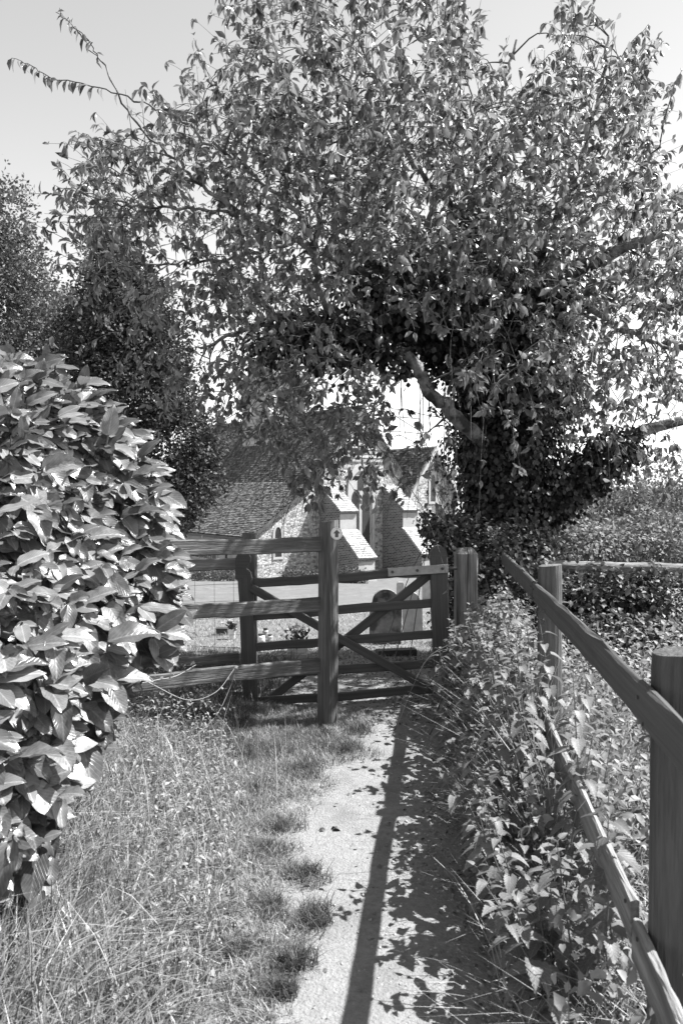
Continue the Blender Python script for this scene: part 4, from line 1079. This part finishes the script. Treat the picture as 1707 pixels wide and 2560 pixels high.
# depth of the bush surface: nearer low down and to the left, rounding away at its edge and top
def bush_depth(x, y):
    e = np.interp(y, [840, 1080, 1300, 1560, 1740, 2080, 2150], [150, 340, 420, 460, 300, 150, 60]); t = np.clip((e - x) / 400, 0, 1)
    base = np.interp(y, [830, 1100, 1400, 1700, 2150], [3.5, 3.35, 3.0, 2.55, 2.15])
    return base + .45 * (1 - t) ** 1.3
sel = []; 
for i in range(len(bx)):
    if all((bx[i] - bx[j]) ** 2 + (by[i] - by[j]) ** 2 > (33 * 3.0 / bush_depth(bx[i], by[i])) ** 2 for j in sel): sel.append(i)
LPs = []; LDs = []; LNs = []; LS = []; stems = []
axis0 = np.array([-2.1, 3.3, .3])
for i in sel:
    for layer in (0, 1):
        if layer and r.random() < .35: continue
        d = bush_depth(bx[i], by[i]) + r.normal(0, .05) + layer * .22
        q = at(bx[i] + r.normal(0, 12) * layer, by[i], d)
        out = q - at(bx[i] - 260, by[i] + 260, d + .9); out /= np.linalg.norm(out)
        out = out * .9 + [0, -.15, .35] + r.normal(0, .22, 3); out /= np.linalg.norm(out)
        st0 = q - out * .15; stems.append(smooth_path([st0, (st0 + q) / 2 - [0, 0, .02], q], [.006, .005, .004], 3))
        nl = r.integers(4, 7); a0_ = r.uniform(0, 6.28)
        s1 = np.cross(out, [0, 0, 1.]); s1 /= np.linalg.norm(s1); s2 = np.cross(s1, out)
        for k in range(nl):
            a = a0_ + k * 2.4; el = r.uniform(.1, .75)
            dd = (s1 * math.cos(a) + s2 * math.sin(a)) * math.cos(el) * .62 + out * math.sin(el) * .8 + np.array([0, 0, -.42 if by[i] > 1100 else .05]) + rt * .5
            LPs.append(q - out * r.uniform(0, .07)); LDs.append(dd); LNs.append(out * .5 + [.1, -.45, .75] + r.normal(0, .22, 3)); LS.append(r.choice([.075, .105, .13, .155]) * r.uniform(.85, 1.15) * (.82 if by[i] < 1050 else 1))
LPs = np.array(LPs); LDs = np.array(LDs); LNs = np.array(LNs); LS = np.array(LS)
px_, py_, d_ = proj(LPs + LDs / np.linalg.norm(LDs, axis=1, keepdims=True) * LS[:, None] * .8)
keep = inpoly(px_, py_, [(-300, 830), (60, 830), (140, 880), (215, 905), (300, 985), (380, 1080), (420, 1100), (455, 1190), (450, 1330), (490, 1390), (490, 1560), (440, 1650), (350, 1690), (300, 1790), (260, 1930), (200, 1960), (150, 2140), (110, 2290), (-300, 2330)])
LPs, LDs, LNs, LS = LPs[keep], LDs[keep], LNs[keep], LS[keep]
third = r.integers(0, 3, len(LPs))
RR3 = orient(LDs, LNs); SC = np.stack([LS * r.uniform(.85, 1.12, len(LS)), LS, LS], 1)
for k in range(3):
    mk_ = third == k
    leaves(laurel, LPs[mk_], RR3[mk_], SC[mk_], leaf_big(9, .225 + .02 * k, .05 + .22 * k, .08 + .17 * k, .02 + .012 * k, k), M_laurel, n_parts=100, smooth=True, uv=True)
print('laurel leaves', len(LPs), 'shoots', len(sel))
V, Fc = tube_arrays(stems, 5); obj('stems', V, Fc, M_stem, laurel)['kind'] = 'stuff'
# inner darker foliage mass
m = 2600; ii = r.choice(len(bx), m); q = np.array([at(bx[i] - 25, by[i] + 8 + 20 * (by[i] > 1900), bush_depth(bx[i], by[i]) + r.uniform(.28, .9)) for i in ii])
leaves(laurel, q, orient(rand_unit(m, r) + [.2, -.3, -.3], rand_unit(m, r) + [0, -.2, .7]), r.uniform(.09, .14, m), leaf_simple(.15, .15, .24), M_laurel, joined='inner_leaves')
tr = []
for k in range(7):
    b0 = at(-60 - 30 * k, 1900, 3.4 + .1 * k); b0[2] = .1; e0 = at(60 + 30 * (k % 4), 1500 - 60 * k, 3.5); tr.append(smooth_path([b0, (b0 + e0) / 2 + [-.1, .1, .1], e0], [.02, .014, .007], 5))
V, Fc = tube_arrays(tr, 7); obj('trunks', V, Fc, M_bark, laurel)

# ------------------------------------------------------------------ grass and weeds
r = np.random.default_rng(99)
# left verge: mixed long grass
def verge_density(px, py):
    edge = np.interp(py, [1680, 1760, 1850, 2000, 2150, 2300, 2450, 2560], [500, 540, 600, 640, 620, 580, 530, 480])
    return np.clip((edge - px) / 60 + .5, 0, 1)
P = scatter_ground(120000, -3.4, 0.0, 1.2, 5.6, r); px, py, d = proj(P)
k = r.random(len(P)) < verge_density(px, py) * np.where(d < 2.2, .6, 1) * (px > -500)
P = P[k]; px = px[k]; py = py[k]; n = len(P)
hgt = np.interp(px, [-400, 100, 300, 450, 620], [.42, .36, .24, .13, .06]) * r.uniform(.45, 1.25, n)
hgt *= np.interp(py, [1700, 1900, 2300], [.7, .8, 1.0])
tag(blades(P, hgt, r.uniform(.004, .0105, n), r.uniform(.2, 1.1, n) ** 1.3, M_grass, 'verge_grass', r=r), 'long mixed grass on the verge between laurel and path', 'grass', kind='stuff')
print('verge', n)
P = scatter_ground(22000, -3.2, -.2, 1.2, 5.6, r); px, py, d = proj(P); k = r.random(len(P)) < verge_density(px, py); P = P[k]; n = len(P)
tag(blades(P, np.interp(px[k], [-400, 100, 350, 600], [.4, .3, .18, .06]) * r.uniform(.5, 1.4, n), r.uniform(.003, .007, n), r.uniform(.2, 1.6, n), M_drygrass, 'straw_grass', r=r), 'pale bent straw tangled through the left verge', 'grass', kind='stuff')
# seedy tall stalks on the far left
P = scatter_ground(1500, -2.6, -.8, 1.4, 4.4, r); n = len(P)
tag(blades(P, r.uniform(.2, .48, n), r.uniform(.002, .004, n), r.uniform(.1, .7, n), M_drygrass, 'dry_grass_stalks', r=r), 'pale dry grass stalks rising from the left verge', 'grass', kind='stuff')
# small leaved weeds in the verge
P = scatter_ground(24000, -3.2, .0, 1.6, 5.7, r); px, py, d = proj(P); k = (r.random(len(P)) < verge_density(px + 40, py)); P = P[k]; n = len(P)
hh = r.uniform(.03, .24, n) * np.interp(P[:, 0], [-2, -1.0, -.6], [1.3, .9, .35]); P[:, 2] += hh
o = leaves(None, P, orient(rand_unit(n, r) * [1, 1, .5] + [0, 0, .1], rand_unit(n, r) * .5 + [0, 0, 1]), r.uniform(.015, .038, n), leaf_simple(.2, .25, .2), M_weed, joined='verge_weeds')
tag(o, 'small leaved weeds growing through the left verge', 'weeds', kind='stuff')
# sparse short grass creeping over the path's left side
P = scatter_ground(170000, -1.7, -.1, 2.1, 5.7, r); px, py, d = proj(P)
e0 = np.interp(py, [1750, 1850, 1950, 2050, 2150, 2300, 2450, 2560], [900, 900, 840, 770, 770, 790, 770, 750]) + 28 * np.sin(py / 31) + 16 * np.sin(py / 13 + 1)
f = np.clip((e0 - px) / 130, 0, 1)
ns = np.sin(P[:, 0] * 17 + 2 * np.sin(P[:, 1] * 6)) * np.sin(P[:, 1] * 11 + P[:, 0] * 5)
k = (px > 380) & (r.random(len(P)) < f * np.clip(.62 + .7 * ns + np.interp(py, [1700, 2000, 2200], [.6, .35, .05]), .08, 1)); P = P[k]; n = len(P)
tag(blades(P, r.uniform(.02, .065, n), r.uniform(.0025, .0045, n), r.uniform(.3, 1.6, n), M_grass, 'short_grass', r=r), 'sparse short grass creeping over the bare path', 'grass', kind='stuff')
P = scatter_ground(1100, .2, .62, 2.1, 4.2, r); n = len(P)
tag(blades(P, r.uniform(.12, .5, n), r.uniform(.0025, .005, n), r.uniform(.3, 1.0, n), M_drygrass, 'mixed_grass', r=r), 'bent pale grasses threading through the nearest nettles', 'grass', kind='stuff')
# distinct tufts
tufts = [(690, 1880, 75, 'beside the round post'), (620, 1890, 70, 'short of the latch post'), (790, 1850, 80, 'at the foot of the round post'), (860, 1880, 60, 'by the path right of the round post'), (560, 1870, 60, 'nearest the laurel behind'), (520, 1800, 50, 'under the bottom rail'),
         (760, 1930, 60, 'in front of the round post'), (700, 2075, 62, 'middle of the verge edge, upper'), (665, 2135, 52, 'middle of the verge edge, lower'), (765, 2195, 60, 'jutting into the path'), (680, 2275, 50, 'by the bare patch'), (785, 2310, 64, 'dark one nearest the rail shadow'),
         (590, 2385, 48, 'beside the bare soil patch'), (735, 2420, 58, 'low on the path edge'), (700, 2490, 50, 'nearest the camera'), (640, 1980, 50, 'half way between post and camera'), (900, 1830, 40, 'at the shaded end of the path')]
for i, (tx_, ty_, tr_, wh) in enumerate(tufts):
    g = gp(tx_, ty_); d = float((g - CAM) @ fw); rad = tr_ / F * d * (1.25 if i < 7 else r.uniform(.75, 1.1))
    n = 900 if i < 7 else 560; a = r.uniform(0, 6.28, n); q = rad * (1 + .35 * np.sin(a * 2 + i) + .2 * np.sin(a * 5 + i * 3)) * r.random(n) ** .8; P = np.stack([g[0] + np.cos(a) * q, g[1] + np.sin(a) * q * 1.1, np.zeros(n)], -1); P[:, 2] = gz(P[:, 0], P[:, 1])
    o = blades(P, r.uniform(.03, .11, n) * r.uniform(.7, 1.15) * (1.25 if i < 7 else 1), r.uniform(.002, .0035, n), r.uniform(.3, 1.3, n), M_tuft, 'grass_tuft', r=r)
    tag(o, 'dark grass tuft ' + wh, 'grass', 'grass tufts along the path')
# grass below the gate and churchyard lawn blades
P = scatter_ground(36000, -4.5, 3.5, 7.6, 15, r); n = len(P)
tag(blades(P, r.uniform(.02, .07, n), r.uniform(.004, .008, n), r.uniform(.2, 1.2, n), M_grass, 'churchyard_grass', segs=2, r=r), 'mown grass of the churchyard lawn', 'grass', kind='stuff')
P = scatter_ground(7000, -2.6, -1.25, 4.6, 7.2, r); n = len(P)
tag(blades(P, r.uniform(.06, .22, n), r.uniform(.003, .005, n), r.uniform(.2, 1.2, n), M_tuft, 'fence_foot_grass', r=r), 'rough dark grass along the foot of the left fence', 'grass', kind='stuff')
P = scatter_ground(5000, .05, 1.0, 5.2, 7.6, r); n = len(P)
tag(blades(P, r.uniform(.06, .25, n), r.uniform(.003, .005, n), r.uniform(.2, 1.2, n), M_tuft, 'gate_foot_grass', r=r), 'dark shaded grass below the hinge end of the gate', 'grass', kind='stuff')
# right of the fence: tall bright tangled grass
P = scatter_ground(60000, .30, 4.2, 1.6, 8.2, r); n = len(P)
k = (r.random(n) < np.interp(P[:, 0], [.3, .5, 1.0, 4], [.15, .6, 1, .8])) ; P = P[k]; n = len(P)
tag(blades(P, r.uniform(.12, .5, n), r.uniform(.003, .006, n), r.uniform(.2, 1.4, n), M_drygrass, 'tangled_grass', r=r), 'tall tangled pale grass beyond and under the path fence', 'grass', kind='stuff')
P = scatter_ground(6000, .2, .62, 3.2, 6.4, r); n = len(P)
tag(blades(P, r.uniform(.15, .55, n), r.uniform(.003, .005, n), r.uniform(.2, 1.0, n), M_drygrass, 'bank_grass', r=r), 'pale grass standing among the nettles left of the path fence', 'grass', kind='stuff')
P = scatter_ground(30000, .3, 3.6, 1.8, 8.2, r); n = len(P); P[:, 2] += r.uniform(.02, .5, n)
o = leaves(None, P, orient(rand_unit(n, r) + [0, 0, -.1], rand_unit(n, r) * .6 + [0, 0, 1]), r.uniform(.02, .06, n), leaf_simple(.2, .25, .3), M_weed, joined='bank_weeds')
tag(o, 'leafy weeds tangled with the grass around the path fence', 'weeds', kind='stuff')

# pebbles and litter
def pebbles(P, s, m, name, seed=1):
    r_ = np.random.default_rng(seed)
    t = np.array([(1, 0, 0), (-1, 0, 0), (0, 1, 0), (0, -1, 0), (0, 0, .6), (0, 0, -.6)], float); fc = np.array([(0, 2, 4), (2, 1, 4), (1, 3, 4), (3, 0, 4), (2, 0, 5), (1, 2, 5), (3, 1, 5), (0, 3, 5)])
    n_ = len(P); a = r_.uniform(0, 6.28, n_); ca, sa = np.cos(a), np.sin(a); sc = s[:, None] * r_.uniform(.6, 1.2, (n_, 3))
    T = t[None] * sc[:, None] + r_.normal(0, .12, (n_, 6, 3)) * s[:, None, None]
    X = T[..., 0] * ca[:, None] - T[..., 1] * sa[:, None]; Y = T[..., 0] * sa[:, None] + T[..., 1] * ca[:, None]
    V = np.stack([X, Y, T[..., 2]], -1) + P[:, None]
    return obj(name, V.reshape(-1, 3), (fc[None] + (np.arange(n_) * 6)[:, None, None]).reshape(-1, 3), m)
P = scatter_ground(30000, -1.0, .5, 2.0, 6.5, r); k = r.random(len(P)) < np.interp(P[:, 0], [-.7, -.3, -.1, .1, .2], [.06, .08, .3, .9, 1]); P = P[k]; P[:, 2] += .006
tag(pebbles(P, (.002 + .009 * r.random(len(P)) ** 2.5) * np.interp(P[:, 0], [-.5, .2], [.8, 1.4]), M_pebble, 'gravel'), 'loose gravel and small stones scattered over the path', 'gravel', kind='stuff')
P = scatter_ground(16000, -2.2, .75, 2.1, 9.5, r); k = r.random(len(P)) < np.where(P[:, 1] > 5.3, 1, np.interp(P[:, 0], [-.1, .05, .3], [0.04, .4, 1])); P = P[k]; n = len(P); P[:, 2] += r.uniform(.006, .02, n)
o = leaves(None, P, orient(rand_unit(n, r) * [1, 1, .25], rand_unit(n, r) * .4 + [0, 0, 1]), r.uniform(.01, .03, n), leaf_simple(.3, .3, .3), M_litter, joined='leaf_litter'); tag(o, 'dead leaf litter at the gate and under the nettles', 'litter', kind='stuff')
def stone(px, py, w_, lb, m=M_slab, hh=.5, seed=0):
    g = gp(px, py); d = float((g - CAM) @ fw); R_ = w_ / F * d / 2; r_ = np.random.default_rng(seed); n_ = 12; V = []; Fc = []
    lv = [(.85, -.2), (1, .1), (.93, .35), (.6, .55), (.2, .6)]
    wob = 1 + r_.normal(0, .08, n_)
    for (q, z) in lv:
        for k in range(n_): a = 2 * math.pi * k / n_; V.append((R_ * q * wob[k] * math.cos(a), R_ * q * wob[k] * math.sin(a) * 1.3, z * R_ * hh))
    for i in range(len(lv) - 1):
        for k in range(n_): a = i * n_ + k; b_ = i * n_ + (k + 1) % n_; Fc.append((a, b_, b_ + n_, a + n_))
    Fc.append(tuple((len(lv) - 1) * n_ + k for k in range(n_)))
    tag(obj('stone', V, Fc, m, None, Matrix.Translation(Vector(g)) @ Matrix.Rotation(r_.uniform(0, 3), 4, 'Z'), smooth=True, local=True), lb, 'stone')
stone(577, 2492, 34, 'large flat pale stone set in the bare soil nearest the camera', M_slab, .4, 1)
stone(988, 1908, 12, 'small white pebble on the path touching the rail shadow', M_white, .8, 2)
stone(790, 1925, 24, 'pale flat stone in the grass in front of the round post', M_slab, .5, 3)
stone(848, 2376, 16, 'small pale stone on the clean part of the path', M_slab, .6, 4)
stone(1072, 2166, 14, 'white stone at the shady edge of the path', M_white, .7, 5)
# curled dead leaf on the path
g = gp(830, 2082); 
o = leaves(None, np.array([g + [0, 0, .012], g + [.02, .01, .012], g + [-.03, .0, .012]]), orient(np.array([[1, .2, .1], [-.6, .8, .2], [-1, -.3, .1]]), np.array([[0, .3, 1], [.3, 0, 1], [0, -.3, 1]])), np.array([.05, .04, .04]), leaf_simple(.4, .4, .25), M_bolt, joined='dead_leaf')
tag(o, 'curled dark dead leaf lying on the pale path', 'leaf')

# ------------------------------------------------------------------ nettles
r = np.random.default_rng(404)
SER = leaf_serrate(); SMESH = mesh('leaf', SER[0], SER[1], M_nettle, True); add_uv(SMESH)
def nettle_spec(base, h, r):
    lean = np.array([r.normal(-.12, .16), r.normal(0, .14), 1.0]); lean /= np.linalg.norm(lean)
    P = np.array([base, base + lean * h * .5 + [r.normal(0, .012), r.normal(0, .012), 0], base + lean * h * .97 + [r.normal(0, .03), r.normal(0, .03), 0]])
    Q, R = smooth_path(P, [.0038, .003, .0015], 5)
    L = []; nn = int(h / .07) + 1; a = r.uniform(0, 3.14)
    for k in range(nn):
        t = .22 + .78 * k / (nn - 1); q = np.array([np.interp(t * (len(Q) - 1), np.arange(len(Q)), Q[:, c]) for c in range(3)])
        s = np.interp(t, [.2, .55, .85, 1], [.07, .085, .06, .03]) * r.uniform(.85, 1.15); el = np.interp(t, [.2, .8, 1], [-.65, -.3, .45])
        for sgn in (0, math.pi):
            b = a + sgn + r.normal(0, .2); dv = np.array([math.cos(b), math.sin(b), 0]); pet = dv * s * .35 + [0, 0, .2 * s]
            D = dv * math.cos(el) + np.array([0, 0, math.sin(el) + r.normal(0, .15)]); N = np.array([0, 0, 1.]) + dv * .25 + r.normal(0, .12, 3)
            L.append((q + pet, D, N, s, q))
        a += math.pi / 2 + r.normal(0, .15)
    return Q, R, L
spots = []
tries = 0
for k_ in range(26): spots.append((r.uniform(.34, .44), 2.95 + k_ * .06 + r.uniform(-.03, .03)))
while len(spots) < 130 and tries < 9000:
    tries += 1
    x = r.uniform(.10, .56); y = r.uniform(2.15, 5.3)
    if x < np.interp(y, [2.1, 3, 4, 5.3], [.24, .19, .14, .09]): continue
    if XF - .03 < x < XF + .06: continue
    if all((x - a) ** 2 + (y - b) ** 2 > .07 ** 2 for a, b in spots): spots.append((x, y))
for i, (x, y) in enumerate(spots):
    h = r.uniform(.45, .75) * np.interp(x, [.08, .3, .56], [.42, 1.0, 1.5]) * np.interp(y, [2.1, 2.8, 3.5], [.62, .95, 1.05]); base = np.array([x, y, float(gz(x, y))])
    band = 'nearest the camera' if y < 2.75 else ('midway along the bed' if y < 3.7 else 'at the gate end of the bed')
    side = 'leaning over the gravel edge' if x < .24 else ('in the middle row' if x < .38 else 'standing against the lower fence rail')
    t = empty('nettle', base, 'leafy stinging nettle %s, %s' % (side, band), 'nettle', 'nettles %s, %s' % (side, band))
    Q, R, L = nettle_spec(base, h, r)
    pet = [(Q, R)] + [(np.array([l[4], l[0]]), np.array([.0013, .001])) for l in L]
    V, Fc = tube_arrays(pet, 4); obj('stem', V, Fc, M_stem, t, Matrix.Translation(Vector(base)))
    Pw = PW[t.name].inverted()
    O = orient(np.array([l[1] for l in L]), np.array([l[2] for l in L]))
    for j, l in enumerate(L):
        o = bpy.data.objects.new('leaf', SMESH); A = O[j] * l[3]; q = l[0]
        COL.objects.link(o); o.parent = t
        o.matrix_basis = Pw @ Matrix([[A[0, 0], A[0, 1], A[0, 2], q[0]], [A[1, 0], A[1, 1], A[1, 2], q[1]], [A[2, 0], A[2, 1], A[2, 2], q[2]], [0, 0, 0, 1]])
# nettle patch further along and beyond the fence
LP = []; LD = []; LN = []; LS = []; st = []
for i in range(150):
    x = r.uniform(.6, 2.6); y = r.uniform(2.6, 7.6)
    if i < 40: x = r.uniform(.12, .46); y = r.uniform(5.0, 6.3)
    Q, R, L = nettle_spec(np.array([x, y, float(gz(x, y))]), r.uniform(.35, .65), r); st.append((Q, R))
    for l in L: LP.append(l[0]); LD.append(l[1]); LN.append(l[2]); LS.append(l[3])
nb = empty('nettle_patch', (1.2, 5, float(gz(1.2, 5))), 'nettle patch growing behind the path fence and towards the gate', 'nettles')
leaves(nb, np.array(LP), orient(np.array(LD), np.array(LN)), np.array(LS), SER, M_nettle, joined='leaves', smooth=True, uv=True)
V, Fc = tube_arrays(st, 4); obj('stems', V, Fc, M_stem, nb)['kind'] = 'stuff'

# ------------------------------------------------------------------ bramble and hedge under the tree
def bramble(name, label, blobs, n, size, m, seed, cat='hedge', parts=0):
    r_ = np.random.default_rng(seed); c = np.array(blobs[0][0]); t = empty(name, (c[0], c[1], float(gz(c[0], c[1]))), label, cat)
    C, U = crown_points(blobs, n, r_, .5); C[:, 2] = np.maximum(C[:, 2], gz(C[:, 0], C[:, 1]) + .03)
    leaves(t, C, orient(U * .5 + rand_unit(n, r_) * .8 + [0, 0, -.3], U * .7 + rand_unit(n, r_) * .5 + [0, 0, .5]), r_.uniform(.6, 1.3, n) * size, leaf_simple(.2, .2, .36), m, n_parts=parts)
    st = []
    for k in range(40):
        i = r_.integers(0, n); e_ = C[i]; b0 = np.array([e_[0] + r_.normal(0, .3), e_[1] + r_.normal(0, .2), gz(e_[0], e_[1])]); st.append(smooth_path([b0, (b0 + e_) / 2 + [0, 0, .15], e_], [.005, .004, .002], 4))
    V, Fc = tube_arrays(st, 4); obj('stems', V, Fc, M_stem, t)['kind'] = 'stuff'
bramble('bramble_hedge', 'dark bramble and ivy growth behind the square gate post', [B(1130, 1340, 7.4, .28, .3, .22), B(1200, 1380, 7.2, .4, .35, .3), B(1290, 1390, 7.6, .5, .4, .3), B(1220, 1520, 7.0, .45, .4, .5), B(1090, 1310, 7.8, .2, .2, .15), B(1150, 1480, 7.0, .25, .3, .3)], 7500, .05, M_bramble, 50)
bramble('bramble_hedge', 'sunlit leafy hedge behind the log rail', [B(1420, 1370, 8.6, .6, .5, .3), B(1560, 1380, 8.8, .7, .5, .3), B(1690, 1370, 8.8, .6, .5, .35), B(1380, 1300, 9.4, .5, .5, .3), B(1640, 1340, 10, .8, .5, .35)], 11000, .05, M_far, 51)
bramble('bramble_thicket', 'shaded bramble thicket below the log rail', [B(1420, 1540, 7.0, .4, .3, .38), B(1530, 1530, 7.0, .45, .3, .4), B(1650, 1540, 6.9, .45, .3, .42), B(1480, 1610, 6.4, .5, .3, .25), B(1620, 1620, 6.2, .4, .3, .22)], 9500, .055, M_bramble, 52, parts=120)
bramble('goosegrass', 'bright leafy weeds heaped against the foot of the gate post', [B(1240, 1560, 5.6, .22, .25, .22), B(1190, 1620, 5.4, .18, .3, .2), B(1280, 1640, 5.0, .22, .3, .2), B(1160, 1680, 5.3, .15, .2, .15)], 3500, .035, M_weed, 53, 'weeds')
# arching bare stem with buds at the left
arch = empty('arching_stem', gp(480, 1900), 'long thin arching weed stem crossing in front of the fence rail', 'plant')
st = []
for c in ([(250, 1640, 3.6), (380, 1710, 3.8), (470, 1750, 4.0), (540, 1730, 4.1), (586, 1672, 4.2)], [(480, 1848, 4.1), (540, 1790, 4.2), (575, 1720, 4.3), (592, 1668, 4.3)], [(300, 1720, 3.4), (390, 1700, 3.6), (440, 1690, 3.7), (490, 1662, 3.8)], [(330, 1860, 3.4), (250, 1780, 3.5), (200, 1700, 3.5)]):
    st.append(smooth_path([at(*q) for q in c], np.linspace(.002, .0013, len(c)), 6))
V, Fc = tube_arrays(st, 5); obj('stem', V, Fc, M_drygrass, arch)
bd = np.array([q + rand_unit(1, r)[0] * .012 for P_, _ in st for q in P_[::2]]); leaves(arch, bd, orient(rand_unit(len(bd), r), rand_unit(len(bd), r)), np.full(len(bd), .022), leaf_diamond(.4), M_weed, joined='buds')
bpy.context.view_layer.update()
print('objects', len(bpy.data.objects), 'tris', sum(len(o.data.polygons) for o in bpy.data.objects if o.type == 'MESH'))
